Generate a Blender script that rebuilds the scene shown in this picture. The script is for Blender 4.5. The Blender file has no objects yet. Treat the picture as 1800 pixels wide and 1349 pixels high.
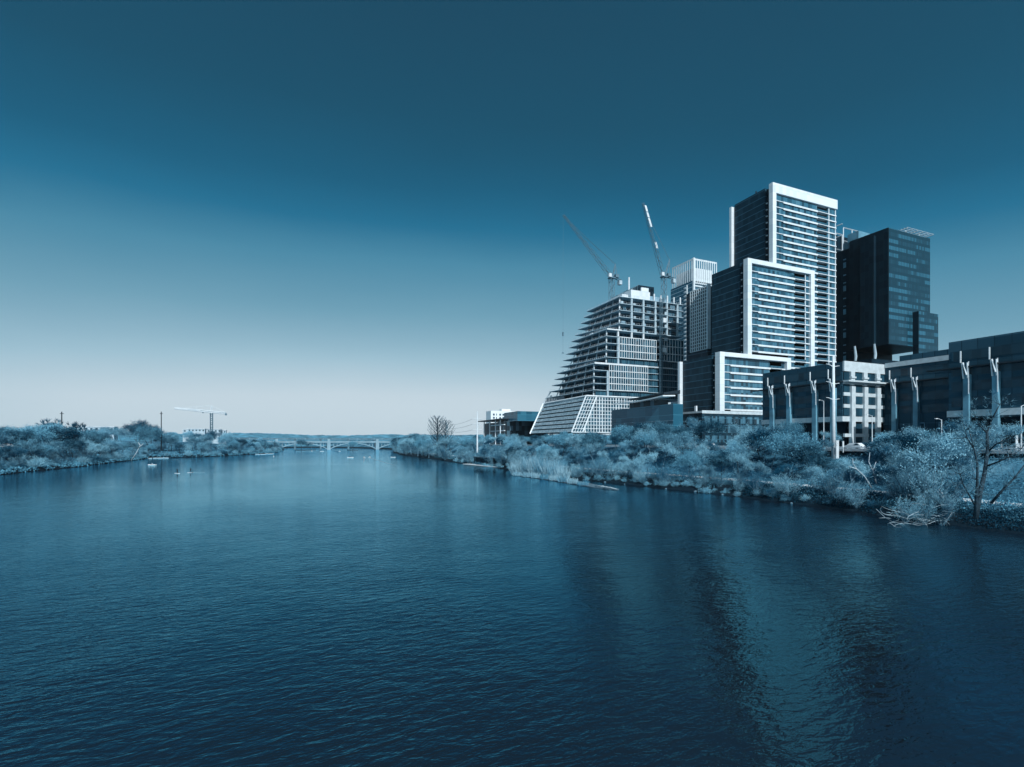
import bpy, math, random
from mathutils import Vector, noise

R = math.radians
scene = bpy.context.scene
COL = scene.collection
CAMZ = 12.0
# World axes: +Y runs up the river, +X towards the city bank, Z = 0 is the water surface. Metres.
CA, SA = 0.9218, 0.3876          # cosine and sine of the camera's heading (22.8 degrees right of +Y)


# ------------------------------------------------------------------ survey helpers (photo measurements -> metres)
def at(px, Y):
    d = (px - 900) / 880.0
    return ((d * CA + SA) * Y, (CA - SA * d) * Y)


def y_on(px, x):                 # where the sight line of a photo column meets the plane X = x
    d = (px - 900) / 880.0
    return x / (d * CA + SA) * (CA - SA * d)


def x_on(px, y):
    d = (px - 900) / 880.0
    return y / (CA - SA * d) * (d * CA + SA)


def depth(x, y):
    return x * SA + y * CA


def col_of(x, y):
    return 900 + 880 * (x * CA - y * SA) / depth(x, y)


def row_of(x, y, z):
    return 778 - 880 * (z - CAMZ) / depth(x, y)


# ------------------------------------------------------------------ object helpers
def tag(o, label=None, cat=None, group=None, kind=None):
    if label: o['label'] = label
    if cat: o['category'] = cat
    if group: o['group'] = group
    if kind: o['kind'] = kind
    return o


def thing(name, loc, label=None, cat=None, group=None):
    o = bpy.data.objects.new(name, None)
    o.empty_display_size = 0.5
    COL.objects.link(o)
    o.location = loc
    return tag(o, label, cat, group)


def origin_of(o):
    v = Vector((0, 0, 0))
    while o is not None:
        v += o.location
        o = o.parent
    return v


class MB:
    """Collects boxes, bars, tubes and quads; build() links them as ONE mesh object."""
    def __init__(s):
        s.v, s.f, s.m = [], [], []
        s.mi = 0

    def add(s, vs, fs):
        b = len(s.v)
        s.v.extend([tuple(p) for p in vs])
        for f in fs:
            s.f.append(tuple(b + i for i in f))
            s.m.append(s.mi)
        return s

    def box(s, x0, x1, y0, y1, z0, z1):
        if x0 > x1: x0, x1 = x1, x0
        if y0 > y1: y0, y1 = y1, y0
        if z0 > z1: z0, z1 = z1, z0
        return s.add([(x0, y0, z0), (x1, y0, z0), (x1, y1, z0), (x0, y1, z0),
                      (x0, y0, z1), (x1, y0, z1), (x1, y1, z1), (x0, y1, z1)],
                     [(0, 3, 2, 1), (4, 5, 6, 7), (0, 1, 5, 4), (1, 2, 6, 5), (2, 3, 7, 6), (3, 0, 4, 7)])

    def prism(s, pts, z0, z1):
        """pts counter-clockwise seen from above"""
        n = len(pts)
        vs = [(x, y, z0) for x, y in pts] + [(x, y, z1) for x, y in pts]
        fs = [tuple(range(n - 1, -1, -1)), tuple(range(n, 2 * n))]
        fs += [(i, (i + 1) % n, n + (i + 1) % n, n + i) for i in range(n)]
        return s.add(vs, fs)

    def hexa(s, a, b):
        """loft between two quads a and b (each four points)"""
        return s.add(list(a) + list(b), [(3, 2, 1, 0), (4, 5, 6, 7), (0, 1, 5, 4), (1, 2, 6, 5), (2, 3, 7, 6), (3, 0, 4, 7)])

    def tube(s, pts, rad, n=6):
        pts = [Vector(p) for p in pts]
        if not isinstance(rad, (list, tuple)): rad = [rad] * len(pts)
        vs, fs = [], []
        for i, p in enumerate(pts):
            d = (pts[min(i + 1, len(pts) - 1)] - pts[max(i - 1, 0)])
            d = d.normalized() if d.length > 1e-9 else Vector((0, 0, 1))
            a = d.cross(Vector((0, 0, 1)) if abs(d.z) < .9 else Vector((1, 0, 0))).normalized()
            b = d.cross(a)
            for k in range(n):
                t = 2 * math.pi * k / n
                vs.append(p + (a * math.cos(t) + b * math.sin(t)) * rad[i])
        for i in range(len(pts) - 1):
            for k in range(n):
                k2 = (k + 1) % n
                fs.append((i * n + k, i * n + k2, (i + 1) * n + k2, (i + 1) * n + k))
        fs.append(tuple(range(n - 1, -1, -1)))
        fs.append(tuple((len(pts) - 1) * n + k for k in range(n)))
        return s.add(vs, fs)

    def bar(s, p, q, w):
        return s.tube([p, q], w * .7071, 4)

    def build(s, name, mat, parent=None, smooth=False):
        me = bpy.data.meshes.new(name)
        off = origin_of(parent) if parent is not None else Vector((0, 0, 0))
        me.from_pydata([(x - off.x, y - off.y, z - off.z) for x, y, z in s.v], [], s.f)
        mats = mat if isinstance(mat, (list, tuple)) else [mat]
        for m in mats: me.materials.append(m)
        if len(mats) > 1: me.polygons.foreach_set('material_index', s.m)
        if smooth: me.polygons.foreach_set('use_smooth', [True] * len(me.polygons))
        me.update()
        o = bpy.data.objects.new(name, me)
        COL.objects.link(o)
        if parent is not None: o.parent = parent
        return o


CHILDREN = {}


def kids(o):
    return [c for c in COL.objects if c.parent == o]


def copy_tree(o, parent=None, memo=None):
    c = o.copy()
    COL.objects.link(c)
    if parent is not None: c.parent = parent
    for ch in (memo[o.name] if memo and o.name in memo else kids(o)):
        copy_tree(ch, c, memo)
    return c


# ------------------------------------------------------------------ materials
def srgb(r, g, b):
    f = lambda c: (c / 255 / 12.92) if c / 255 <= .04045 else ((c / 255 + .055) / 1.055) ** 2.4
    return (f(r), f(g), f(b), 1)


def mat_base(name):
    m = bpy.data.materials.new(name)
    m.use_nodes = True
    return m, m.node_tree, m.node_tree.nodes['Principled BSDF']


def plain(name, col, rough=.6, var=.12, scale=.35, metal=0.0, spec=.4):
    """a weathered surface: two octaves of blotchy noise round one colour"""
    m, nt, p = mat_base(name)
    tc = nt.nodes.new('ShaderNodeTexCoord')
    n = nt.nodes.new('ShaderNodeTexNoise')
    n.inputs['Scale'].default_value = scale
    n.inputs['Detail'].default_value = 5
    nt.links.new(tc.outputs['Object'], n.inputs['Vector'])
    r = nt.nodes.new('ShaderNodeValToRGB')
    r.color_ramp.elements[0].position = .3
    r.color_ramp.elements[1].position = .7
    r.color_ramp.elements[0].color = tuple(c * (1 - var) for c in col[:3]) + (1,)
    r.color_ramp.elements[1].color = tuple(min(1, c * (1 + var)) for c in col[:3]) + (1,)
    nt.links.new(n.outputs['Fac'], r.inputs['Fac'])
    nt.links.new(r.outputs['Color'], p.inputs['Base Color'])
    p.inputs['Roughness'].default_value = rough
    p.inputs['Metallic'].default_value = metal
    p.inputs['Specular IOR Level'].default_value = spec
    return m


def math_node(nt, op, a, b=None):
    n = nt.nodes.new('ShaderNodeMath')
    n.operation = op
    for i, v in enumerate((a, b)):
        if v is None: continue
        if isinstance(v, (int, float)): n.inputs[i].default_value = v
        else: nt.links.new(v, n.inputs[i])
    return n.outputs[0]


def panels(name, stops, su, sv, rough=.12, spec=.5, line=None, line_w=.06, row=0.0, vline=None, vline_w=.08, metal=0.0):
    """cladding or glazing whose panels (su wide, sv high) each take their own tone from stops; optional floor and mullion lines"""
    m, nt, p = mat_base(name)
    L = nt.links.new
    tc = nt.nodes.new('ShaderNodeTexCoord')
    sx = nt.nodes.new('ShaderNodeSeparateXYZ')
    L(tc.outputs['Object'], sx.inputs[0])
    u = math_node(nt, 'DIVIDE', math_node(nt, 'ADD', sx.outputs[0], sx.outputs[1]), su)
    v = math_node(nt, 'DIVIDE', sx.outputs[2], sv)
    cx = nt.nodes.new('ShaderNodeCombineXYZ')
    L(math_node(nt, 'FLOOR', u), cx.inputs[0])
    L(math_node(nt, 'FLOOR', v), cx.inputs[1])
    w = nt.nodes.new('ShaderNodeTexWhiteNoise')
    w.noise_dimensions = '2D'
    L(cx.outputs[0], w.inputs['Vector'])
    val = w.outputs['Value']
    if row > 0:                              # whole storeys differ as well (uneven reflections put into the colour)
        cr = nt.nodes.new('ShaderNodeCombineXYZ')
        L(math_node(nt, 'FLOOR', math_node(nt, 'DIVIDE', u, 6)), cr.inputs[0])
        L(math_node(nt, 'FLOOR', v), cr.inputs[1])
        w2 = nt.nodes.new('ShaderNodeTexWhiteNoise')
        w2.noise_dimensions = '2D'
        L(cr.outputs[0], w2.inputs['Vector'])
        val = math_node(nt, 'ADD', math_node(nt, 'MULTIPLY', val, 1 - row), math_node(nt, 'MULTIPLY', w2.outputs['Value'], row))
    r = nt.nodes.new('ShaderNodeValToRGB')
    el = r.color_ramp.elements
    for i, (pos, c) in enumerate(stops):
        e = el[i] if i < 2 else el.new(pos)
        e.position = pos
        e.color = c
    L(val, r.inputs['Fac'])
    col = r.outputs['Color']
    for lc, src, wd in ((line, v, line_w), (vline, u, vline_w)):
        if lc is None: continue
        fr = math_node(nt, 'FRACT', src)
        k = math_node(nt, 'LESS_THAN', fr, wd)
        mx = nt.nodes.new('ShaderNodeMix')
        mx.data_type = 'RGBA'
        L(k, mx.inputs[0])
        L(col, mx.inputs[6])
        mx.inputs[7].default_value = lc
        col = mx.outputs[2]
    L(col, p.inputs['Base Color'])
    p.inputs['Roughness'].default_value = rough
    p.inputs['Specular IOR Level'].default_value = spec
    p.inputs['Metallic'].default_value = metal
    # each pane sits a hair off true, so reflections break from pane to pane
    nm = nt.nodes.new('ShaderNodeBump')
    nm.inputs['Strength'].default_value = .25
    nm.inputs['Distance'].default_value = .05
    nz = nt.nodes.new('ShaderNodeTexNoise')
    nz.inputs['Scale'].default_value = .5
    nz.inputs['Detail'].default_value = 2
    L(tc.outputs['Object'], nz.inputs['Vector'])
    L(nz.outputs['Fac'], nm.inputs['Height'])
    L(nm.outputs[0], p.inputs['Normal'])
    return m


def foliage(name, dark, light, transl=.28):
    m, nt, p = mat_base(name)
    L = nt.links.new
    tc = nt.nodes.new('ShaderNodeTexCoord')
    oi = nt.nodes.new('ShaderNodeObjectInfo')
    n = nt.nodes.new('ShaderNodeTexNoise')
    n.inputs['Scale'].default_value = .75
    n.inputs['Detail'].default_value = 3
    ad = nt.nodes.new('ShaderNodeVectorMath')
    ad.operation = 'ADD'
    L(tc.outputs['Object'], ad.inputs[0])
    L(oi.outputs['Location'], ad.inputs[1])
    L(ad.outputs[0], n.inputs['Vector'])
    f = math_node(nt, 'ADD', math_node(nt, 'MULTIPLY', n.outputs['Fac'], .9), math_node(nt, 'MULTIPLY', oi.outputs['Random'], .55))
    r = nt.nodes.new('ShaderNodeValToRGB')
    r.color_ramp.elements[0].position = .46
    r.color_ramp.elements[1].position = .92
    r.color_ramp.elements[0].color = dark
    r.color_ramp.elements[1].color = light
    L(f, r.inputs['Fac'])
    nt.nodes.remove(p)
    d = nt.nodes.new('ShaderNodeBsdfDiffuse')
    t = nt.nodes.new('ShaderNodeBsdfTranslucent')
    mx = nt.nodes.new('ShaderNodeMixShader')
    mx.inputs[0].default_value = transl
    L(r.outputs[0], d.inputs[0])
    L(r.outputs[0], t.inputs[0])
    L(d.outputs[0], mx.inputs[1])
    L(t.outputs[0], mx.inputs[2])
    L(mx.outputs[0], nt.nodes['Material Output'].inputs[0])
    return m


M = {}
M['white'] = panels('white_cladding', [(0, (.62, .70, .75, 1)), (.5, (.69, .76, .80, 1)), (1, (.74, .80, .83, 1))], 2.4, 3.13, .5, .3, line=(.52, .60, .66, 1), line_w=.035)
M['slab'] = plain('pale_slab', (.66, .73, .77, 1), .6, .10, .6)
M['concrete'] = plain('raw_concrete', (.38, .50, .57, 1), .8, .18, .5)
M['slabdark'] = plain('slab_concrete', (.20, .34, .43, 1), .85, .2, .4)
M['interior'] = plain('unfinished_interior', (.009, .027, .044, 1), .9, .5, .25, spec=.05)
M['steel'] = plain('grey_steel', (.10, .19, .25, 1), .5, .2, 1.0)
M['palesteel'] = plain('pale_steel', (.62, .70, .75, 1), .5, .12, 1.0)
M['dark'] = plain('dark_metal', (.010, .022, .034, 1), .5, .3, .6)
M['rail'] = plain('balcony_glass', (.03, .10, .15, 1), .1, .3, .8)
M['trunk'] = plain('bark', (.014, .038, .058, 1), .9, .4, 2.0)
M['midbark'] = plain('grey_bark', (.10, .20, .27, 1), .9, .4, 2.0)
M['palebark'] = plain('pale_bark', (.36, .46, .52, 1), .9, .25, 2.0)
M['driftwood'] = plain('driftwood', (.42, .52, .58, 1), .9, .2, 2.0)
M['deadwood'] = plain('bleached_wood', (.33, .43, .49, 1), .9, .25, 2.0)
M['rock'] = plain('bank_rock', (.09, .16, .21, 1), .9, .4, 1.0)
M['paint'] = plain('white_car_paint', (.72, .78, .82, 1), .3, .04, 1.0)
M['bluepaint'] = plain('blue_car_paint', (.04, .12, .18, 1), .3, .1, 1.0)
M['tyre'] = plain('tyre_rubber', (.012, .016, .02, 1), .8, .1, 4.0)
M['cloth'] = plain('dark_clothing', (.012, .024, .036, 1), .9, .2, 6.0)
M['palecloth'] = plain('pale_clothing', (.62, .68, .72, 1), .9, .1, 6.0)
M['skin'] = plain('skin', (.30, .36, .40, 1), .6, .05, 6.0)
g0, g1, g2, g3 = (.008, .028, .045, 1), (.022, .085, .130, 1), (.045, .150, .220, 1), (.11, .25, .33, 1)
M['aptglass'] = panels('apartment_glass', [(0, g0), (.28, g1), (.60, g2), (.84, g2), (1, g3)], 1.45, 3.13, .10, .5, vline=(.02, .06, .09, 1), vline_w=.06)
M['riverwall'] = panels('dark_curtain_wall', [(0, (.007, .026, .042, 1)), (.7, (.010, .034, .054, 1)), (1, (.016, .050, .076, 1))], 1.5, 3.13, .25, .14, line=(.045, .125, .18, 1), line_w=.09)
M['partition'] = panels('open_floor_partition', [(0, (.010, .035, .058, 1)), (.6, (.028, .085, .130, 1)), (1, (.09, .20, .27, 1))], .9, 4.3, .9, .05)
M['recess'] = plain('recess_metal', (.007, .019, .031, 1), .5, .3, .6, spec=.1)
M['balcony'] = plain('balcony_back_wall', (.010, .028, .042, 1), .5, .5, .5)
M['sailglass'] = panels('office_glass', [(0, (.010, .04, .064, 1)), (.5, (.02, .075, .115, 1)), (1, (.045, .14, .20, 1))], 1.5, 4.2, .08, .5)
M['sailpanel'] = panels('perforated_panel', [(0, (.15, .25, .31, 1)), (.5, (.27, .38, .44, 1)), (1, (.42, .52, .58, 1))], .7, .8, .6, .3)
M['hotelglass'] = panels('hotel_glass', [(0, (.010, .040, .064, 1)), (.48, (.018, .068, .104, 1)), (.56, (.03, .12, .18, 1)), (1, (.04, .16, .24, 1))], 1.3, 3.6, .16, .2, row=.72, line=(.011, .045, .07, 1), line_w=.45, vline=(.012, .035, .05, 1), vline_w=.2)
M['hoteldark'] = panels('hotel_dark_cladding', [(0, (.004, .014, .025, 1)), (1, (.008, .027, .043, 1))], 2.2, 3.6, .4, .06, vline=(.012, .027, .038, 1), vline_w=.08)
M['crownfin'] = plain('tower_crown', (.62, .70, .74, 1), .5, .1, .3)
M['finglass'] = panels('tower_glass', [(0, g1), (1, g2)], 1.6, 3.4, .1, .5, line=(.35, .46, .53, 1), line_w=.16)
M['darkstone'] = panels('dark_stone', [(0, (.019, .062, .094, 1)), (.5, (.026, .080, .120, 1)), (1, (.040, .108, .155, 1))], 3.1, 3.75, .6, .06, line=(.055, .14, .20, 1), line_w=.05, vline=(.010, .034, .054, 1), vline_w=.05)
M['officeglass'] = panels('ribbon_glass', [(0, (.009, .033, .053, 1)), (1, (.020, .072, .110, 1))], 1.8, 4.0, .14, .2, vline=(.02, .05, .07, 1), vline_w=.06)
M['limestone'] = plain('limestone', (.50, .58, .62, 1), .8, .12, .8)
M['pier'] = plain('blue_pier_cladding', (.12, .29, .39, 1), .5, .35, .25, spec=.3)
M['pavglass'] = panels('pavilion_glass', [(0, (.012, .075, .12, 1)), (.5, (.02, .105, .165, 1)), (1, (.035, .15, .22, 1))], 4.5, 4.4, .14, .28, line=(.05, .19, .27, 1), line_w=.05)
M['darkwood'] = panels('dark_panel_cladding', [(0, (.006, .014, .022, 1)), (.6, (.014, .032, .046, 1)), (.8, (.03, .07, .10, 1)), (1, (.07, .14, .19, 1))], 2.4, 3.6, .4, .3)
M['apartmentwall'] = plain('white_render', (.74, .80, .83, 1), .8, .05, .3)
M['bridge'] = plain('bridge_concrete', (.22, .35, .43, 1), .85, .15, .12)
M['bridgedark'] = plain('rail_bridge_steel', (.08, .17, .23, 1), .8, .3, .2)
M['leafmid'] = foliage('leaf_mid', (.008, .060, .11, 1), (.16, .42, .56, 1))
M['leaf'] = foliage('leaf', (.010, .085, .155, 1), (.25, .55, .70, 1))
M['twig'] = foliage('twig', (.020, .130, .225, 1), (.31, .60, .73, 1))
M['leafdark'] = foliage('leaf_dark', (.008, .045, .08, 1), (.04, .16, .25, 1))
M['reed'] = foliage('reed', (.13, .36, .50, 1), (.36, .58, .68, 1))
M['brush'] = foliage('undergrowth_leaf', (.014, .085, .145, 1), (.13, .37, .51, 1))


def ground_material():
    m, nt, p = mat_base('bank_ground')
    L = nt.links.new
    tc = nt.nodes.new('ShaderNodeTexCoord')
    a = nt.nodes.new('ShaderNodeTexNoise')
    a.inputs['Scale'].default_value = .07
    a.inputs['Detail'].default_value = 8
    a.inputs['Roughness'].default_value = .7
    L(tc.outputs['Object'], a.inputs['Vector'])
    r = nt.nodes.new('ShaderNodeValToRGB')
    e = r.color_ramp.elements
    e[0].position, e[0].color = .36, (.018, .080, .13, 1)
    e[1].position, e[1].color = .74, (.19, .40, .52, 1)
    k = e.new(.5)
    k.color = (.055, .18, .27, 1)
    L(a.outputs['Fac'], r.inputs['Fac'])
    # wet soil, with bank shade painted in, up to about two metres above water
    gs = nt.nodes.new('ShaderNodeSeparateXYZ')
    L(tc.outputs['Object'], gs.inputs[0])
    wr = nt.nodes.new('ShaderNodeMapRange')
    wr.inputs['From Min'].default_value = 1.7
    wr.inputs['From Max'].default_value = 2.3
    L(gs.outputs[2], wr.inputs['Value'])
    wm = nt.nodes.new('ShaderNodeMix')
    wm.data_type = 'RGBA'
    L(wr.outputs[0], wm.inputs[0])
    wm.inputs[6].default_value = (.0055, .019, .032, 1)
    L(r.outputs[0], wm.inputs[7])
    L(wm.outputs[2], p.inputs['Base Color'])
    p.inputs['Roughness'].default_value = .95
    p.inputs['Specular IOR Level'].default_value = .1
    b = nt.nodes.new('ShaderNodeBump')
    b.inputs['Strength'].default_value = .8
    b.inputs['Distance'].default_value = .4
    n2 = nt.nodes.new('ShaderNodeTexNoise')
    n2.inputs['Scale'].default_value = 1.2
    n2.inputs['Detail'].default_value = 5
    L(tc.outputs['Object'], n2.inputs['Vector'])
    L(n2.outputs['Fac'], b.inputs['Height'])
    L(b.outputs[0], p.inputs['Normal'])
    return m


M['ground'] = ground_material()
M['path'] = plain('gravel_path', (.58, .66, .70, 1), .95, .15, .5)
M['road'] = plain('asphalt', (.09, .15, .19, 1), .9, .2, .4)
M['kerb'] = plain('kerb_stone', (.45, .53, .58, 1), .9, .1, .5)
M['hill'] = plain('hill_woods', (.085, .255, .36, 1), .95, .6, .03, spec=0)


def water_material(name='river_water', chop=1.0):
    m, nt, p = mat_base(name)
    L = nt.links.new
    nt.nodes.remove(p)
    body = nt.nodes.new('ShaderNodeBsdfDiffuse')
    body.inputs['Color'].default_value = (.0095, .0150, .0210, 1)
    mirror = nt.nodes.new('ShaderNodeBsdfGlossy')
    mirror.inputs['Color'].default_value = (.27, .80, 1.0, 1)
    mirror.inputs['Roughness'].default_value = .04
    fres = nt.nodes.new('ShaderNodeFresnel')
    fres.inputs['IOR'].default_value = 1.8
    tint = nt.nodes.new('ShaderNodeValToRGB')           # blue toning put into the reflection: bluer where one looks down
    te = tint.color_ramp.elements
    te[0].position, te[0].color = .22, (.16, .75, 1.0, 1)
    te[1].position, te[1].color = .74, (.50, .86, 1.0, 1)
    L(fres.outputs[0], tint.inputs[0])
    L(tint.outputs[0], mirror.inputs['Color'])
    mix = nt.nodes.new('ShaderNodeMixShader')
    L(fres.outputs[0], mix.inputs[0])
    L(body.outputs[0], mix.inputs[1])
    L(mirror.outputs[0], mix.inputs[2])
    L(mix.outputs[0], nt.nodes['Material Output'].inputs[0])
    tc = nt.nodes.new('ShaderNodeTexCoord')

    def ripples(sx, sy, rot, scale, detail, dist=0.0):
        mp = nt.nodes.new('ShaderNodeMapping')
        mp.inputs['Rotation'].default_value = (0, 0, R(rot))
        mp.inputs['Scale'].default_value = (sx, sy, 1)
        n = nt.nodes.new('ShaderNodeTexNoise')
        n.inputs['Scale'].default_value = scale
        n.inputs['Detail'].default_value = detail
        n.inputs['Roughness'].default_value = .55
        n.inputs['Distortion'].default_value = dist
        L(tc.outputs['Object'], mp.inputs['Vector'])
        L(mp.outputs[0], n.inputs['Vector'])
        return n.outputs['Fac']
    big = ripples(.45, 1.0, 28, 1.9, 3.0, .4)
    mid = ripples(.55, 1.0, 14, 5.2, 2.0, .3)
    swell = ripples(.7, 1.0, 40, .16, 2.0)
    calm = ripples(1.0, .45, 10, .018, 4.0, .6)      # wind patches: rougher and smoother reaches
    cr = nt.nodes.new('ShaderNodeMapRange')
    cr.inputs['From Min'].default_value = .36
    cr.inputs['From Max'].default_value = .64
    cr.inputs['To Min'].default_value = .40
    cr.inputs['To Max'].default_value = 1.30
    L(calm, cr.inputs['Value'])
    h = math_node(nt, 'ADD', math_node(nt, 'MULTIPLY', big, .100), math_node(nt, 'MULTIPLY', mid, .020))
    h = math_node(nt, 'ADD', h, math_node(nt, 'MULTIPLY', swell, .20))
    h = math_node(nt, 'MULTIPLY', h, cr.outputs[0])
    ws = nt.nodes.new('ShaderNodeSeparateXYZ')          # the reach by the camera lies open to the wind, the upper river is sheltered
    L(tc.outputs['Object'], ws.inputs[0])
    sh = nt.nodes.new('ShaderNodeMapRange')
    sh.interpolation_type = 'SMOOTHSTEP'
    sh.inputs['From Min'].default_value = 15
    sh.inputs['From Max'].default_value = 150
    sh.inputs['To Min'].default_value = 1.25
    sh.inputs['To Max'].default_value = .34
    L(ws.outputs[1], sh.inputs['Value'])
    h = math_node(nt, 'MULTIPLY', h, sh.outputs[0])
    le = nt.nodes.new('ShaderNodeMapRange')             # and the city bank gives some lee
    le.interpolation_type = 'SMOOTHSTEP'
    le.inputs['From Min'].default_value = -15
    le.inputs['From Max'].default_value = 50
    le.inputs['To Min'].default_value = 1.0
    le.inputs['To Max'].default_value = .95
    L(ws.outputs[0], le.inputs['Value'])
    h = math_node(nt, 'MULTIPLY', h, le.outputs[0])
    # smooth water trailing behind the midstream boats
    a0, a1 = Vector(at(641, 330)), Vector(at(672, 100))
    wm = nt.nodes.new('ShaderNodeMapping')
    wm.vector_type = 'TEXTURE'
    wm.inputs['Location'].default_value = (a0.x, a0.y, 0)
    wm.inputs['Rotation'].default_value = (0, 0, math.atan2(a1.y - a0.y, a1.x - a0.x))
    L(tc.outputs['Object'], wm.inputs['Vector'])
    wx = nt.nodes.new('ShaderNodeSeparateXYZ')
    L(wm.outputs[0], wx.inputs[0])

    def soft(v, a, b, lo, hi):
        q = nt.nodes.new('ShaderNodeMapRange')
        q.interpolation_type = 'SMOOTHSTEP'
        for nm, val in zip(('From Min', 'From Max', 'To Min', 'To Max'), (a, b, lo, hi)): q.inputs[nm].default_value = val
        L(v, q.inputs['Value'])
        return q.outputs[0]
    side = soft(math_node(nt, 'ABSOLUTE', wx.outputs[1]), .4, 4.5, 1.0, 0.0)
    along = math_node(nt, 'MULTIPLY', soft(wx.outputs[0], 0, 30, 0, 1), soft(wx.outputs[0], 130, 235, 1, 0))
    h = math_node(nt, 'MULTIPLY', h, math_node(nt, 'SUBTRACT', 1.0, math_node(nt, 'MULTIPLY', math_node(nt, 'MULTIPLY', side, along), .5)))
    b = nt.nodes.new('ShaderNodeBump')
    b.inputs['Strength'].default_value = 1.0
    b.inputs['Distance'].default_value = chop
    L(h, b.inputs['Height'])
    for n in (body, mirror, fres): L(b.outputs[0], n.inputs['Normal'])
    return m


M['water'] = water_material()


def wake_material():
    m, nt, p = mat_base('wake_foam')
    p.inputs['Base Color'].default_value = (.16, .30, .38, 1)
    p.inputs['Roughness'].default_value = .35
    return m


M['wake'] = wake_material()



# ------------------------------------------------------------------ sky, sun, camera
SUN_EL, SUN_ROT = 38.0, 188.0
world = bpy.data.worlds.new("World")
scene.world = world
world.use_nodes = True
nt = world.node_tree
sky = nt.nodes.new('ShaderNodeTexSky')
sky.sky_type = 'NISHITA'
sky.sun_disc = False
sky.sun_elevation = R(SUN_EL)
sky.sun_rotation = R(SUN_ROT)
if 'Vector' in sky.inputs:                      # keep the lowest few degrees as bright as the haze just above them
    gtc = nt.nodes.new('ShaderNodeTexCoord')
    gsx = nt.nodes.new('ShaderNodeSeparateXYZ')
    gcx = nt.nodes.new('ShaderNodeCombineXYZ')
    nt.links.new(gtc.outputs['Generated'], gsx.inputs[0])
    nt.links.new(gsx.outputs[0], gcx.inputs[0])
    nt.links.new(gsx.outputs[1], gcx.inputs[1])
    nt.links.new(math_node(nt, 'MAXIMUM', gsx.outputs[2], .065), gcx.inputs[2])
    nt.links.new(gcx.outputs[0], sky.inputs['Vector'])
bw = nt.nodes.new('ShaderNodeRGBToBW')
nt.links.new(sky.outputs[0], bw.inputs[0])
lum = math_node(nt, 'MULTIPLY', bw.outputs[0], .1)
stc = nt.nodes.new('ShaderNodeTexCoord')
smp = nt.nodes.new('ShaderNodeMapping')
smp.inputs['Scale'].default_value = (1.2, 1.2, 5.0)
snz = nt.nodes.new('ShaderNodeTexNoise')
snz.inputs['Scale'].default_value = 2.2
snz.inputs['Detail'].default_value = 8
nt.links.new(stc.outputs['Generated'], smp.inputs[0])
nt.links.new(smp.outputs[0], snz.inputs[0])
lum = math_node(nt, 'MULTIPLY', lum, math_node(nt, 'ADD', math_node(nt, 'MULTIPLY', snz.outputs['Fac'], .09), .955))
ramp = nt.nodes.new('ShaderNodeValToRGB')       # the photograph's blue toning, applied to the daylight sky
stops = [(.095, (26, 62, 85)), (.137, (29, 75, 100)), (.172, (29, 82, 109)), (.21, (30, 95, 127)), (.245, (38, 112, 147)),
         (.29, (76, 138, 167)), (.385, (112, 161, 184)), (.53, (159, 193, 210)), (.66, (196, 214, 225)), (1.0, (222, 233, 240))]
for i, (pos, c) in enumerate(stops):
    e = ramp.color_ramp.elements[i] if i < 2 else ramp.color_ramp.elements.new(pos)
    e.position = pos
    e.color = srgb(*c)
nt.links.new(lum, ramp.inputs[0])
bg = nt.nodes['Background']
nt.links.new(ramp.outputs[0], bg.inputs[0])
bg.inputs[1].default_value = 1.0

sd = bpy.data.lights.new('sun', 'SUN')
sd.energy = 4.0
sd.angle = R(.5)
sd.color = (.96, .99, 1.0)
so = bpy.data.objects.new('sun', sd)
COL.objects.link(so)
ce, se = math.cos(R(SUN_EL)), math.sin(R(SUN_EL))
sv = Vector((math.sin(R(SUN_ROT)) * ce, math.cos(R(SUN_ROT)) * ce, se))
so.rotation_euler = sv.to_track_quat('Z', 'Y').to_euler()
so.location = (0, -50, 200)

cam = bpy.data.cameras.new('camera')
cam.sensor_width = 36
cam.lens = 36 * 880 / 1800
cam.shift_y = (778 - 674.5) / 1800
cam.clip_start = .5
cam.clip_end = 20000
co = bpy.data.objects.new('camera', cam)
COL.objects.link(co)
co.location = (0, 0, CAMZ)
co.rotation_euler = (R(90), 0, -math.asin(SA))
scene.camera = co
scene.view_settings.view_transform = 'Standard'
scene.view_settings.look = 'None'
scene.view_settings.exposure = 0
scene.view_settings.gamma = 1
scene.cycles.use_denoising = True
scene.cycles.max_bounces = 6
scene.cycles.diffuse_bounces = 2
scene.cycles.glossy_bounces = 3
scene.cycles.transmission_bounces = 2
scene.cycles.sample_clamp_indirect = 4


# ------------------------------------------------------------------ ground, river, path, road
def lerp_tab(tab, t):
    if t <= tab[0][0]: return tab[0][1]
    for (a, va), (b, vb) in zip(tab, tab[1:]):
        if t <= b: return va + (vb - va) * (t - a) / (b - a)
    return tab[-1][1]


R_SHORE = [(-300, 88), (40, 87), (66, 89), (100, 88), (145, 82), (175, 80), (210, 84), (250, 84), (330, 86), (480, 87), (630, 104), (720, 125), (830, 136), (900, 140), (1100, 120), (1300, 60), (1600, -60)]
L_SHORE = [(-300, -104), (0, -104), (244, -103), (303, -101), (454, -105), (482, -72), (612, -30), (700, -26), (900, -26), (1100, -40), (1300, -20), (1600, -62)]
R_PROF = [(-6, -2.5), (-1, -1.2), (0, 0), (2.5, 1.1), (8, 1.9), (11, 2.2), (18, 2.4), (22, 3.4), (30, 7.6), (35, 9.8), (38, 10.1), (60, 10.2), (200, 11), (900, 16), (6000, 20)]
L_PROF = [(-6, -2.5), (-1, -1.2), (0, 0), (1.5, 1.0), (6, 1.9), (25, 4.2), (60, 8), (120, 12.5), (260, 15), (900, 20), (6000, 24)]


def rshore(y):
    return lerp_tab(R_SHORE, y) + 1.6 * noise.noise(Vector((y * .055, 3.1, 0))) + .8 * noise.noise(Vector((y * .2, 8.1, 0)))


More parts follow.
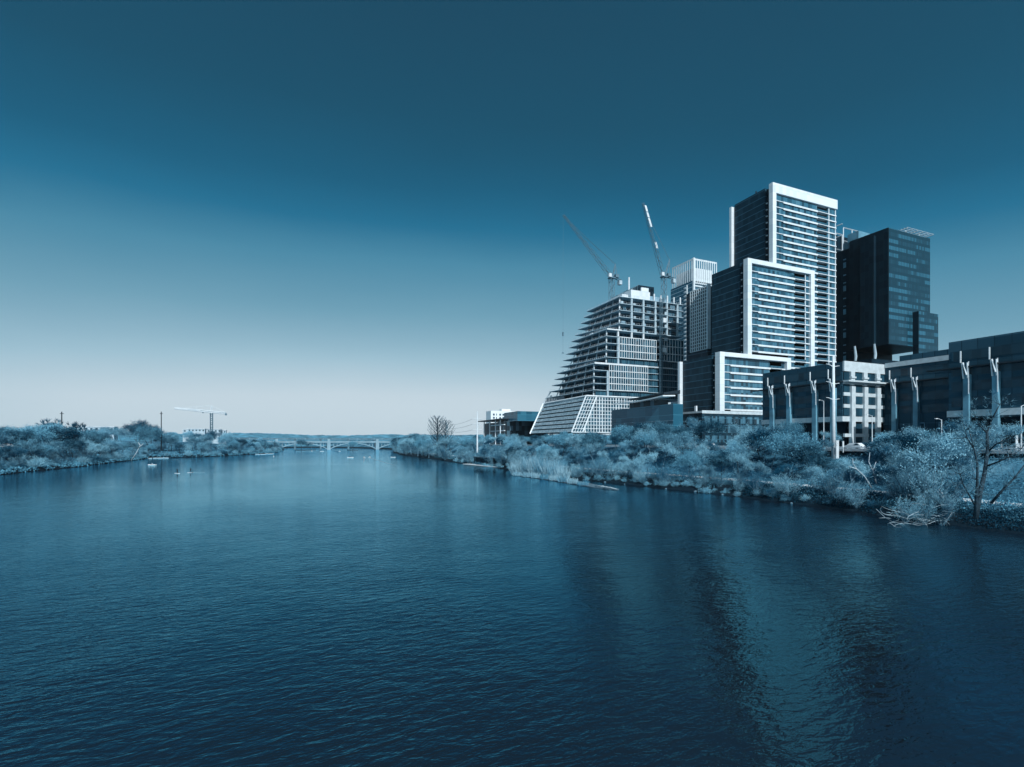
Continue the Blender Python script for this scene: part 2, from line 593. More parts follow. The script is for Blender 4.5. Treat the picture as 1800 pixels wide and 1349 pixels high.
def lshore(y):
    return lerp_tab(L_SHORE, y) + 2.0 * noise.noise(Vector((y * .05, 13.1, 0))) + 1.0 * noise.noise(Vector((y * .17, 18.1, 0)))


def height(x, y):
    r, l = rshore(y), lshore(y)
    if x > (r + l) / 2:
        s = x - r
        z = lerp_tab(R_PROF, s)
        k = 0 if 10 < s < 19 or s > 35 else .5
    else:
        s = l - x
        z = lerp_tab(L_PROF, s)
        k = .6
    if s > 1: z += k * min(1, s / 6) * noise.noise(Vector((x * .12, y * .12, 0)))
    return z


ys = [-300, -200, -120, -60, -20] + [i * 4.0 for i in range(0, 75)] + [300 + i * 10.0 for i in range(0, 62)] + [930, 980, 1050, 1150, 1300, 1600, 2200, 3200, 4500, 6500]
R_OFF = [-6, -1, 0, 1.2, 2.5, 5, 8, 11, 14, 18, 22, 26, 30, 35, 38, 48, 60, 90, 140, 200, 400, 900, 2500, 6000]
L_OFF = [-6, -1, 0, .7, 1.5, 3.5, 6, 10, 16, 25, 40, 60, 85, 120, 180, 260, 450, 900, 2500, 6000]
g = MB()
row_n = len(R_OFF) + len(L_OFF)
vs, fs = [], []
for y in ys:
    r, l = rshore(y), lshore(y)
    for s in reversed(L_OFF): vs.append((l - s, y, height(l - s, y) if y < 1200 else max(3.0, lerp_tab(L_PROF, s))))
    for s in R_OFF: vs.append((r + s, y, height(r + s, y) if y < 1200 else max(3.0, lerp_tab(R_PROF, s))))
for i in range(len(ys) - 1):
    for k in range(row_n - 1):
        fs.append((i * row_n + k, i * row_n + k + 1, (i + 1) * row_n + k + 1, (i + 1) * row_n + k))
g.add(vs, fs)
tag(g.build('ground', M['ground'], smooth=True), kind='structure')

w = MB()
w.add([(-420, -300, 0), (320, -300, 0), (320, 1280, 0), (-420, 1280, 0)], [(0, 1, 2, 3)])
tag(w.build('river_water', M['water']), kind='structure')


def strip(name, mat, s0, s1, y0, y1, lift, step=6.0, thick=0.0):
    m = MB()
    n = int((y1 - y0) / step)
    vs, fs = [], []
    for i in range(n + 1):
        y = y0 + (y1 - y0) * i / n
        b = lerp_tab(R_SHORE, y)
        for s in (s0, s1):
            x = b + s
            vs.append((x, y, max(height(x, y), lerp_tab(R_PROF, s)) + lift))
    for i in range(n):
        fs.append((2 * i, 2 * i + 1, 2 * i + 3, 2 * i + 2))
    m.add(vs, fs)
    return tag(m.build(name, mat), kind='structure')


strip('path', M['path'], 12.4, 16.6, 20, 420, .12)
ROADX = 128.0
m = MB()
m.box(ROADX - 7, ROADX + 7, -100, 640, 9.9, 10.33)
tag(m.build('road', M['road']), kind='structure')
m = MB()
for k in range(0, 120):
    m.box(ROADX - .07, ROADX + .07, -60 + k * 6, -57 + k * 6, 10.33, 10.337)
tag(m.build('road_markings', M['slab']), kind='structure')
m = MB()
m.box(ROADX - 7.35, ROADX - 7, -100, 640, 9.9, 10.46)
m.box(ROADX + 7, ROADX + 7.35, -100, 640, 9.9, 10.46)
tag(m.build('kerb', M['kerb']), kind='structure')
m = MB()
m.box(ROADX + 7.35, ROADX + 15.5, -100, 640, 9.9, 10.44)
tag(m.build('pavement', M['concrete']), kind='structure')

# hills beyond the bridges
rnd = random.Random(11)
m = MB()
for (dist, hh, amp, fr) in ((1750, 24, 5, .0035), (2500, 42, 12, .0030), (3600, 60, 15, .0020)):
    n = 420
    vs, fs = [], []
    for i in range(n + 1):
        a = R(-75 + 125 * i / n)
        for j, (dd, zf) in enumerate(((-420, 0), (-200, .45), (-60, .86), (0, 1.0), (160, .95))):
            d = dist + dd
            x, y = d * math.sin(a), d * math.cos(a)
            z = 3 + zf * (hh + amp * noise.noise(Vector((x * fr, y * fr, dist))) + amp * .25 * noise.noise(Vector((x * fr * 6, y * fr * 6, dist))))
            z += zf * 3.6 * rnd.random()
            vs.append((x, y, z))
    for i in range(n):
        for j in range(4):
            fs.append((i * 5 + j, (i + 1) * 5 + j, (i + 1) * 5 + j + 1, i * 5 + j + 1))
    m.add(vs, fs)
tag(m.build('hills', M['hill']), kind='structure')


# ------------------------------------------------------------------ white framed stepped tower
def make_stepped_tower():
    root = thing('apartment_tower', (190, 173, 10),
                 'tall dark glass apartment tower stepping down in three bright white portal frames', 'tower')
    YF = 173.0
    b = MB()
    # dark river side volumes, each set back behind its white frame
    for (x0, x1, zt, y1) in ((174.5, 190.5, 52.4, 196), (192.0, 207, 97.1, 195), (208.5, 253.0, 136.0, 196)):
        b.box(x0, x1, 177.4, y1, 10, zt)
    b.build('side_wall', M['riverwall'], root)
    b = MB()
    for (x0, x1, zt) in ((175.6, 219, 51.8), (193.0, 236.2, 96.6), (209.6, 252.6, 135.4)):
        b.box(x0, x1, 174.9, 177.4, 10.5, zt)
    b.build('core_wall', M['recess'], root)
    # the three white frames
    f = MB()
    f.box(207.9, 210.3, YF - .55, YF + 1.6, 98.1, 136.6)
    f.box(210.3, 254.2, YF - .55, YF + 1.6, 131.9, 136.6)
    f.build('white_frame', M['white'], root)
    f = MB()
    f.box(191.3, 193.9, YF - .9, YF + 1.6, 53.0, 97.9)
    f.box(193.9, 236.6, YF - .9, YF + 1.6, 95.8, 97.9)
    f.box(233.9, 236.6, YF - .9, YF + 1.6, 20, 95.8)
    f.build('white_frame', M['white'], root)
    f = MB()
    f.box(173.9, 176.7, YF - 1.25, YF + 1.6, 25.5, 53.0)
    f.box(176.7, 219.4, YF - 1.25, YF + 1.6, 51.1, 53.0)
    f.box(216.7, 219.4, YF - 1.25, YF + 1.6, 25.5, 51.1)
    f.build('white_frame', M['white'], root)
    for (x0, x1, zt) in ((206.8, 210.0, 135.0), (172.7, 176.5, 52.0)):
        f = MB()
        f.box(x0, x1, 196.4, 197.8, 10, zt)
        f.build('rear_frame', M['white'], root)
    # floors
    rr = random.Random(5)

    def floor_parts(z, h, x0, thin_to, sp_to, bal_to, x1, right_cols=True):
        """one storey: slab with spandrel, glass band, recessed balcony; z is the slab's top"""
        s = MB()
        s.box(x0, x1, YF - .12, YF + 2.0, z - .3, z)
        if sp_to > thin_to + .5: s.box(thin_to, sp_to, YF - .26, YF - .12, z - .80, z + .04)
        if x1 > bal_to + .5: s.box(bal_to, x1, YF - .22, YF - .12, z - .55, z + .02)
        for zz in (z - .3,):
            s.box(x0 - 1.2, x0 - .35, 176.6, 177.9, z - .45, z + .05)
        s.build('floor_slab', M['slab'], root)
        gl = MB()
        if sp_to > x0: gl.box(x0, sp_to, YF + .25, YF + .4, z, z + h - .3)
        if x1 > bal_to: MB().box(bal_to, x1 - .1, YF + .25, YF + .4, z, z + h - .3).build('corner_window', M['aptglass'], root)
        if gl.v: gl.build('window_band', M['aptglass'], root)
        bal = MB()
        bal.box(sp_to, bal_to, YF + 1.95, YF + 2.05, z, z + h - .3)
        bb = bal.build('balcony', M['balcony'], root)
        rl = MB()
        rl.box(sp_to + .05, bal_to - .05, YF + .0, YF + .05, z + .1, z + 1.1)
        if rr.random() < .6:
            q = sp_to + .5 + rr.random() * (bal_to - sp_to - 2)
            rl.box(q, q + .6 + rr.random(), YF + .4, YF + .9, z, z + .5 + rr.random())
        rl.build('railing', M['rail'], bb)
    fh = 3.13
    for k in range(11):
        z = 131.9 - .0 - fh * (k + 1)
        floor_parts(z, fh, 210.3, 215.5, 239.8, 247.2, 253.8)
    k = 12
    z = 131.9 - fh * 12
    while z > 22:
        floor_parts(z, fh, 236.6, 236.6, 239.8, 247.2, 253.8)
        z -= fh
    c = MB()
    for x in (248.2, 253.2):
        c.box(x, x + .5, YF + .02, YF + .24, 20, 131.9)
    c.build('balcony_column', M['slab'], root)
    z = 95.8 - fh
    while z > 53.4:
        floor_parts(z, fh, 193.9, 198.8, 223.5, 230.8, 233.9)
        z -= fh
    c = MB()
    c.box(230.9, 231.3, YF + .02, YF + .24, 53.1, 95.8)
    c.build('balcony_column', M['slab'], root)
    while z > 30:
        floor_parts(z, fh, 219.4, 219.4, 223.5, 230.8, 233.9)
        z -= fh
    z = 51.1 - 3.4
    while z > 26:
        floor_parts(z, 3.4, 176.7, 181.4, 206.8, 214.5, 216.7)
        z -= 3.4
    d = MB()
    d.box(222, 240, 180, 190, 135.9, 137.4)
    d.box(212.5, 213.0, 186, 186.5, 136, 139.5)
    d.build('roof_plant', M['dark'], root)
    return root


make_stepped_tower()


# ------------------------------------------------------------------ sail shaped tower under construction
SE = 266.0                                         # plane of its sunlit east face


def near_x(z):
    return 158.7 if z < 40.5 else 167.3 if z < 61.2 else 176.4 if z < 83.2 else 186.2


def far_pt(z):
    yf = lerp_tab([(18, 326), (40.6, 331), (61.3, 316), (83.3, 309), (106, 306)], z)
    px = lerp_tab([(18, 932), (40.6, 956), (61.3, 979), (83.3, 1005), (106, 1033)], z)
    return x_on(px, yf), yf


def make_sail_tower():
    root = thing('office_tower', (195, 290, 10),
                 'unfinished sail shaped office tower with bare terraced concrete floors and white lattice base', 'tower')
    XR = 237.0
    rr = random.Random(3)
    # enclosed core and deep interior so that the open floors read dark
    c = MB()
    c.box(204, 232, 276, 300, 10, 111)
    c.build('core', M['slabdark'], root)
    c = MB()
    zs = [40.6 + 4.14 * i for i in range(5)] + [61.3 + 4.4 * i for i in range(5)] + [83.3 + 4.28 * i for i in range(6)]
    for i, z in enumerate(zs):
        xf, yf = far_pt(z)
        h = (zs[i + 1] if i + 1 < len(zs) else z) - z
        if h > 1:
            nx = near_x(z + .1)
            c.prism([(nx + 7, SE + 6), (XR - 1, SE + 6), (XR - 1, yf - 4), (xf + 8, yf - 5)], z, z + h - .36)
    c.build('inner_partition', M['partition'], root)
    # floor slabs
    for i, z in enumerate(zs):
        nx = near_x(z - .2 if i not in (0,) else z)
        terrace = i in (0, 5, 10)
        xf, yf = far_pt(z)
        s = MB()
        th = .62 if terrace else .34
        s.prism([(nx, SE), (XR, SE), (XR, yf), (xf, yf)], z - th, z)
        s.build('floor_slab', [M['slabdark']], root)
        MB().tube([(nx - .02, SE - .02, z - th / 2), (xf - .02, yf, z - th / 2)], th * .62, 4).build('slab_edge', M['concrete'], root)
        MB().box(nx, XR, SE - .06, SE - .01, z - th, z).build('slab_edge', M['concrete'], root)
        # edge upstand: pale edge protection along the river edge and east edge
        e = MB()
        n = 26
        for k in range(n):
            t = (k + .5) / n
            if rr.random() < .22: continue
            x, y = nx + (xf - nx) * t, SE + (yf - SE) * t
            e.box(x + .25, x + .33, y - .05, y + .05, z, z + 1.15)
        e.tube([(nx + .3, SE + .3, z + 1.1), (xf + .3, yf - .3, z + 1.1)], .035, 4)
        e.tube([(nx + .3, SE + .3, z + .6), (xf + .3, yf - .3, z + .6)], .03, 4)
        if i >= 10: 
            e.tube([(nx + .3, SE + .25, z + 1.1), (XR, SE + .25, z + 1.1)], .035, 4)
            for k in range(24):
                x = nx + 1 + k * 2.0
                if x < XR: e.box(x, x + .08, SE + .22, SE + .3, z, z + 1.15)
        for k in range(rr.randint(1, 4)):          # material stacked on the floors
            t = rr.random()
            x, y = nx + (xf - nx) * t + 2.2, SE + 2 + (yf - SE - 4) * t
            e.box(x, x + 1.0, y, y + 1.2 + rr.random() * 2, z, z + .5 + rr.random() * 1.2)
        e.build('edge_guard', M['palesteel'], root)
    # columns
    for i in range(len(zs) - 1):
        z0, z1 = zs[i], zs[i + 1] - .36
        nx = near_x(z0 + .1)
        xf, yf = far_pt(z0)
        xg, yg = far_pt(zs[i + 1])
        for t in (.03, .27, .52, .76, .95):        # river edge, raking with the sail
            a = (nx + 1.0 + 2.4 * t + (xf - nx) * t, SE + 1.0 + (yf - SE - 7) * t, z0)
            b_ = (nx + 1.0 + 2.4 * t + (xg - nx) * t, SE + 1.0 + (yg - SE - 7) * t, z1)
            cm = MB().tube([a, b_], .5 if t < .1 else .36, 8)
            cm.build('column', M['slab'] if t < .1 else M['concrete'], root, True)
    for tier, (z0, z1, xs) in enumerate(((40.6, 57.0, (177.2,)), (61.3, 79.0, (185.0,)),
                                         (83.3, 104.6, (195.4, 204.6, 214.2, 223.6, 232.4)))):
        for x in xs:
            MB().box(x - .6, x + .6, SE + .15, SE + 1.25, z0, z1).build('column', M['concrete'], root)
    for x in (185.0, 195.4, 204.6):
        MB().box(x - .5, x + .5, SE + .15, SE + 1.25, 79.2, 83.0).build('column', M['slab'], root)

    # white mullion grids over dark glass on the east face
    def cladding(x0, x1, z0, z1, dz, dx, w=.22, gl=M['sailglass'], wm=M['white'], y=SE, slant=None):
        q = MB()
        q.box(x0, x1, y - .16, y - .06, z0, z1)
        gp = q.build('glass_wall', gl, root)
        q = MB()
        n = max(1, round((x1 - x0) / dx))
        for k in range(n + 1):
            x = x0 + (x1 - x0) * k / n
            q.box(x - w / 2, x + w / 2, y - .42, y - .16, z0, z1)
        nz = max(1, round((z1 - z0) / dz))
        for k in range(nz + 1):
            z = z0 + (z1 - z0) * k / nz
            q.box(x0 - w / 2, x1 + w / 2, y - .38, y - .17, z - w * .75, z + w * .75)
        q.build('mullion_grid', wm, gp)
    cladding(177.9, 207.4, 44.9, 61.0, 4.05, 1.75, .32)
    cladding(185.6, 214.2, 65.7, 78.8, 4.37, 1.75, .32)
    cladding(218.5, 236.9, 65.7, 80.5, 4.37, 2.2, .26)
    for (x0, x1, z0, z1) in ((177.5, 236.8, 61.45, 65.6), (168.6, 207.4, 40.8, 44.8), (207.5, 236.9, 40.8, 61.0)):
        q = MB()
        q.box(x0, x1, SE + .9, SE + 1.0, z0, z1)
        gp = q.build('glass_wall', M['sailglass'], root)
        q = MB()
        x = x0
        while x < x1:
            q.box(x, x + .12, SE + .75, SE + .9, z0, z1)
            x += 1.75
        q.build('mullion_grid', M['steel'], gp)
    t = MB()                                        # bright terrace edges
    t.box(167.2, 207.4, SE - .5, SE - .02, 60.7, 61.75)
    t.box(176.3, 187, SE - .4, SE - .02, 82.7, 83.5)
    t.box(207.4, 228, SE - .3, SE - .02, 61.0, 61.5)
    t.build('terrace_edge', M['white'], root)
    # lattice base: sloping river panel and white east lattice
    xf0, yf0 = far_pt(18.2)
    xf1, yf1 = far_pt(40.6)
    P = MB()
    n = 8
    for k in range(n):
        a, b = k / n + .012, (k + 1) / n - .022
        def pt(t, u, off=0.0):
            xa, ya = 151.2 + (161.0 - 151.2) * t, SE - .1
            xb, yb = xf0 + (xf1 - xf0) * t, yf0 + (yf1 - yf0) * t
            return (xa + (xb - xa) * u + off, ya + (yb - ya) * u, 18.2 + (40.2 - 18.2) * t)
        P.hexa([pt(a, 0), pt(a, 1), pt(a, 1, .5), pt(a, 0, .5)], [pt(b, 0), pt(b, 1), pt(b, 1, .5), pt(b, 0, .5)])
    P.build('perforated_screen', M['sailpanel'], root)
    P = MB()
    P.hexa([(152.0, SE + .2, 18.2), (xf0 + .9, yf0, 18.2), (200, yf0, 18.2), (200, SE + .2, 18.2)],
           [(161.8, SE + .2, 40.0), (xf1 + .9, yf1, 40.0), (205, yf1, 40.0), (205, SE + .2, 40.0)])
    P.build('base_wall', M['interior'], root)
    E_ = MB()
    for (p, q, w) in (((151.0, SE - .3, 18.2), (161.0, SE - .3, 40.4), .7), ((158.7, SE - .45, 18.2), (168.6, SE - .45, 40.4), .8),
                      ((xf0 - .3, yf0, 18.2), (xf1 - .3, yf1, 40.8), .9), ((xf1 - .3, yf1, 40.8), (far_pt(48.8)[0] + 1.2, far_pt(48.8)[1], 48.6), .8),
                      ((161.0, SE - .3, 40.5), (xf1 - .2, yf1, 40.5), .8), ((161.0, SE - .3, 40.55), (218, SE - .3, 40.55), .9),
                      ((151.0, SE - .3, 18.1), (218, SE - .3, 18.1), .6)):
        E_.bar(p, q, w)
    E_.build('edge_beam', M['white'], root)
    q = MB()
    q.add([(151.4, SE - .1, 18.2), (218, SE - .1, 18.2), (218, SE - .1, 40.3), (161.2, SE - .1, 40.3)], [(0, 1, 2, 3)])
    gp = q.build('glass_wall', M['sailglass'], root)
    q = MB()
    nz = 10
    for k in range(1, nz):
        z = 18.2 + 22.2 * k / nz
        q.bar((151.2 + 9.8 * k / nz, SE - .28, z), (218, SE - .28, z), .34)
    x = 160.5
    while x < 218:
        z0 = 18.2
        z1 = 40.4 if x > 168.6 else 18.2 + (x - 158.7) / 9.9 * 22.2
        q.bar((x, SE - .28, z0), (x, SE - .28, z1), .40 if int(x * 10) % 3 else .6)
        x += 2.05
    for k in range(1, 4):
        o = k * 7.6 / 4
        q.bar((151.1 + o, SE - .28, 18.2), (161.0 + o, SE - .28, 40.4), .3)
    q.build('mullion_grid', M['white'], gp)
    # glazed strip of the first storey at the far upper edge of the screen
    q = MB()
    xa, ya = xf1 + .8, yf1 - .5
    for k in range(12):
        yy = ya - k * 2.2
        q.box(xa + k * .15, xa + .1 + k * .15, yy - 1.9, yy, 41, 44.4)
    q.build('glass_wall', M['rail'], root)
    # columns of the open ground storey
    for (x, y) in ((154, 300), (156, 280), (158, 268), (172, 268), (188, 268), (204, 268), (220, 268), (165, 318)):
        MB().box(x - .5, x + .5, y - .5, y + .5, 9, 18).build('column', M['slab'], root)
    # roof works
    MB().box(188.0, 192.6, SE + .4, SE + 14, 104.7, 106.4).build('parapet', M['white'], root)
    MB().box(196.0, 211.0, SE + 2, SE + 10, 104.7, 110.6).build('parapet', M['white'], root)
    MB().box(208.0, 221.0, 276.4, 294, 110.9, 117.5).build('penthouse', M['interior'], root)
    MB().box(209.6, 215.6, 275.2, 276.2, 112.4, 115.8).build('penthouse_panel', M['white'], root)
    q = MB()
    for k in range(9):
        q.bar((196 + k * 1.4, 276, 106 + k * .9), (196 + k * 1.4, 276, 111 + k * .7), .25)
        q.bar((196 + k * 1.4, 290, 106 + k * .9), (196 + k * 1.4, 290, 111 + k * .7), .25)
    q.bar((195.5, 276, 110.5), (208.5, 276, 117.6), .3)
    q.bar((195.5, 290, 110.5), (208.5, 290, 117.6), .3)
    q.add([(196, 282, 106), (208, 282, 112), (208, 282, 117), (196, 282, 111)], [(0, 1, 2, 3)])
    q.build('roof_truss', M['steel'], root)
    # netting, hoarding and stacked formwork in the open bays of the top tier
    nr = random.Random(12)
    cols = (186.8, 195.4, 204.6, 214.2, 223.6, 232.4, 236.8)
    for i in range(5):
        z = 83.3 + 4.28 * i
        for a, b_ in zip(cols, cols[1:]):
            q_ = nr.random()
            if q_ < .35:
                x0 = a + .8 + nr.random() * 2
                MB().box(x0, min(b_ - .8, x0 + nr.uniform(2, 6)), SE + .55, SE + .62, z, z + nr.uniform(1.2, 3.7)).build('safety_net', M['partition'] if nr.random() < .6 else M['steel'], root)
            elif q_ < .7:
                x0 = a + .8 + nr.random() * 3
                MB().box(x0, x0 + nr.uniform(.8, 3), SE + .8, SE + 2.2, z, z + nr.uniform(.5, 2.0)).build('formwork_stack', M['slabdark'] if nr.random() < .6 else M['concrete'], root)
    q = MB()
    for k in range(5):
        x = 213.5 + k * 5.4
        q.box(x - .4, x + .4, SE + .6, SE + 1.3, 104.7, 109.5 - .4 * (k % 2))
    q.build('roof_post', M['slab'], root)
    return root


make_sail_tower()

# hoist on the sunlit face
hoist = thing('construction_hoist', (217, 264.6, 10), 'lattice construction hoist running up the sunlit face of the unfinished tower', 'hoist')
m = MB()
for dx, dy in ((-.8, 0), (.8, 0), (-.8, 1.0), (.8, 1.0)):
    m.box(216.8 + dx - .12, 216.8 + dx + .12, 263.6 + dy - .12, 263.6 + dy + .12, 10, 106)
z = 12
while z < 105:
    m.bar((216.0, 263.6, z), (217.6, 263.6, z + 1.6), .12)
    m.bar((217.6, 263.6, z + 1.6), (216.0, 263.6, z + 3.2), .12)
    z += 3.2
m.build('mast', M['steel'], hoist)
for z in (71, 90.5):
    MB().box(218.0, 220.6, 263.2, 265.2, z, z + 3.0).build('cabin', M['palesteel'], hoist)
for i, z in enumerate([66, 70, 74.5, 79, 83, 87.6, 92, 96, 100.4]):
    ld = MB().box(214.5, 223, 264.8, 265.9, z - .15, z).build('landing', M['concrete'], hoist)
    if i % 2: MB().box(220.6, 222.8, 264.9, 265.7, z, z + 2.0).build('pallet', M['concrete'], ld)
pole = MB().tube([(206.0, 284, 110.6), (206.0, 284, 124.6)], [.65, .55], 8).build('roof_mast', M['palesteel'])
tag(pole, 'short thick white mast standing on the roof of the unfinished tower', 'mast')


# ------------------------------------------------------------------ cranes
def lattice(mb, p, q, w, w2=None, step=None, r=.1):
    """four-chord lattice boom from p to q"""
    p, q = Vector(p), Vector(q)
    d = (q - p)
    L_ = d.length
    d.normalize()
    a = d.cross(Vector((0, 0, 1)) if abs(d.z) < .95 else Vector((1, 0, 0))).normalized()
    b = d.cross(a)
    w2 = w if w2 is None else w2
    n = max(3, int(L_ / (step or w * 1.1)))
    prev = None
    for i in range(n + 1):
        t = i / n
        ww = (w + (w2 - w) * t) / 2
        c = p + d * L_ * t
        pts = [c + a * ww + b * ww, c - a * ww + b * ww, c - a * ww - b * ww, c + a * ww - b * ww]
        if prev:
            for k in range(4):
                mb.bar(prev[k], pts[k], r * 2)
                if (i + k) % 2: mb.bar(prev[k], pts[(k + 1) % 4], r * 1.2)
                else: mb.bar(prev[(k + 1) % 4], pts[k], r * 1.2)
        prev = pts
    return mb


def luffing_crane(label, base, ztop, tip, apex, tail, panels_on=False, hook=None):
    x, y, z0 = base
    root = thing('tower_crane', base, label, 'crane', 'luffing cranes on the unfinished tower')
    lattice(MB(), (x, y, z0), (x, y, ztop), 2.6, r=.16).build('mast', M['steel'], root)
    m = MB()
    m.box(x - 1.9, x + 1.9, y - 1.9, y + 1.9, ztop, ztop + .7)
    m.tube([(x, y, ztop + .7), (x, y, ztop + 2)], 1.3, 10)
    m.build('slewing_platform', M['steel'], root)
    lattice(MB(), (x - 1.2, y, ztop + 2), tip, 2.3, 1.0, step=3.2, r=.10).build('jib', M['steel'], root)
    m = MB()
    m.bar((x + 1.0, y - 1, ztop + 1.5), apex, .5)
    m.bar((x + 1.0, y + 1, ztop + 1.5), apex, .5)
    m.bar((x + 4.5, y, ztop + 1.5), apex, .4)
    m.build('a_frame', M['steel'], root)
    m = MB()
    m.bar((x + 1.9, y - 1, ztop + .8), (tail[0], tail[1] - 1, tail[2]), .5)
    m.bar((x + 1.9, y + 1, ztop + .8), (tail[0], tail[1] + 1, tail[2]), .5)
    m.box(x + 2.5, x + 5.0, y - 1.4, y + 1.4, ztop + 1.1, ztop + 3.0)
    m.build('counter_jib', M['steel'], root)
    MB().box(tail[0] - 1.6, tail[0] + .6, tail[1] - 1.3, tail[1] + 1.3, tail[2] - 3.2, tail[2] - .5).build('counterweight', M['concrete'], root)
    MB().box(x - 3.4, x - 1.5, y - 2.4, y - .8, ztop + .3, ztop + 2.6).build('cab', M['palesteel'], root)
    m = MB()
    mid = Vector(apex).lerp(Vector(tip), .55)
    m.tube([apex, mid + Vector((0, 0, -.6)), tip], .09, 4)
    m.tube([(apex[0], apex[1] + .6, apex[2]), mid + Vector((0, .6, -.6)), tip], .09, 4)
    m.build('pendant_line', M['steel'], root)
    if panels_on:
        a, b = Vector((x - 1.2, y, ztop + 2)), Vector(tip)
        for (t0, t1) in ((.36, .45), (.66, .78), (.79, .86), (.87, .955)):
            p, q = a.lerp(b, t0), a.lerp(b, t1)
            wd = .75
            o = Vector((.9, -.7, .35))
            m = MB()
            m.hexa([p + o + Vector((-wd, 0, 0)), p + o + Vector((wd, 0, 0)), p + o + Vector((wd, .1, 0)), p + o + Vector((-wd, .1, 0))],
                   [q + o + Vector((-wd, 0, 0)), q + o + Vector((wd, 0, 0)), q + o + Vector((wd, .1, 0)), q + o + Vector((-wd, .1, 0))])
            m.build('banner_panel', M['white'], root)
    if hook:
        m = MB()
        m.tube([tip, (tip[0] - .1, tip[1], hook[0])], .05, 4)
        m.box(tip[0] - .45, tip[0] + .35, tip[1] - .4, tip[1] + .4, hook[0] - 2.4, hook[0])
        m.tube([(tip[0] - .1, tip[1], hook[0] - 2.4), (tip[0] - .2, tip[1], hook[1])], .06, 4)
        m.tube([(tip[0] - .2, tip[1], hook[1] + .8), (tip[0] - .2, tip[1], hook[1])], [.15, .9], 6)
        m.build('hook_block', M['steel'], root)
    return root


luffing_crane('thin grey luffing crane with bare jib leaning far left, hook on a line', (191.3, 283, 104.7), 121.6,
              (154.2, 282.3, 157.5), (194.8, 283.8, 132.2), (199.0, 284, 121.8), hook=(82.5, 69))
luffing_crane('steeper luffing crane with white panels along its jib, right of the white roof mast', (226.9, 273.4, 104.7), 124.0,
              (207.4, 270.8, 170), (231.8, 273.5, 137), (236.0, 274, 124.6), panels_on=True)

hc = thing('hammerhead_crane', (-116, 808, 14), 'pale hammerhead crane with flat jib above the trees of the left bank', 'crane')
lattice(MB(), (-116, 808, 14), (-116, 808, 53), 2.8, step=3, r=.3).build('mast', M['steel'], hc)
lattice(MB(), (-116, 808, 54.5), (-159.5, 808, 58.6), 2.2, 1.3, step=3, r=.4).build('jib', M['white'], hc)
lattice(MB(), (-116, 808, 54.5), (-98.4, 808, 53.2), 2.0, step=3, r=.4).build('counter_jib', M['white'], hc)
MB().bar((-116, 808, 54.5), (-159, 808, 58.5), 1.0).build('walkway', M['white'], hc)  # solid bar added inside the lattice so the jib looks paler
MB().bar((-116, 808, 54.5), (-98.4, 808, 53.2), 1.2).build('walkway', M['white'], hc)  # the same added bar inside the counter jib
m = MB()
m.bar((-117, 807, 53), (-116, 808, 63), .7)
m.bar((-115, 809, 53), (-116, 808, 63), .7)
m.build('a_frame', M['white'], hc)
m = MB()
m.bar((-116, 808, 63), (-134, 808, 61.6), .35)
m.bar((-134, 808, 61.6), (-150, 808, 58.6), .3)
m.bar((-134, 808, 61.6), (-134, 808, 56.6), .3)
m.bar((-116, 808, 63), (-100, 808, 54.6), .4)
m.build('pendant_line', M['white'], hc)
MB().box(-99.5, -97.2, 806.5, 809.5, 50.2, 53.0).build('counterweight', M['steel'], hc)
MB().box(-127, -125.6, 807, 809, 52.6, 54.2).build('trolley', M['steel'], hc)


# ------------------------------------------------------------------ towers behind
root = thing('crowned_tower', (304, 328, 10), 'distant tower topped by a crown of tall pale vertical fins behind the white framed tower', 'tower')
b = MB()
b.box(303, 332, 329, 356, 10, 148)
b.build('wall', M['finglass'], root)
b = MB()
for k in range(10):
    y = 329.5 + k * 2.6
    b.box(302.6, 303, y, y + .8, 148, 166.5)
for k in range(11):
    x = 304.3 + k * 2.35
    b.box(x, x + .8, 327.8, 328.3, 146, 166.5)
b.box(303.2, 329, 328.2, 328.7, 145.6, 150)
b.box(303.2, 329, 328.2, 328.7, 165.2, 166.6)
b.box(302.7, 303.1, 328.2, 354, 165.2, 166.6)
b.box(302.9, 304.4, 327.7, 329.2, 100, 167)
b.box(306, 327, 331, 352, 148, 160)
b.build('crown', M['crownfin'], root)
b = MB()
for k in range(40):
    z = 14 + k * 3.4
    b.box(303.6, 331.5, 328.2, 329.0, z, z + 1.1)
    if k < 39 and k % 1 == 0: b.box(302.0, 303.0, 336, 338.5, z, z + 1.2)
b.build('balcony', M['crownfin'], root)
b = MB()
b.box(302.3, 303.0, 335, 336, 60, 146)
b.build('pilaster', M['crownfin'], root)

root = thing('lattice_tower', (224, 231, 10), 'slim tower with a white square window lattice between the sail tower and the stepped tower', 'tower')
MB().box(224.2, 252, 231, 249, 10, 105.5).build('wall', M['riverwall'], root)
q = MB()
for k in range(9):
    y = 231.2 + k * 1.72
    q.box(223.6, 224.15, y - .2, y + .2, 68, 106)
z = 68.2
while z < 106.2:
    q.box(223.7, 224.1, 231, 245.1, z - .22, z + .22)
    z += 2.1
q.build('mullion_grid', M['crownfin'], root)
MB().box(223.5, 226, 230.3, 230.95, 68, 107).build('corner_pier', M['white'], root)

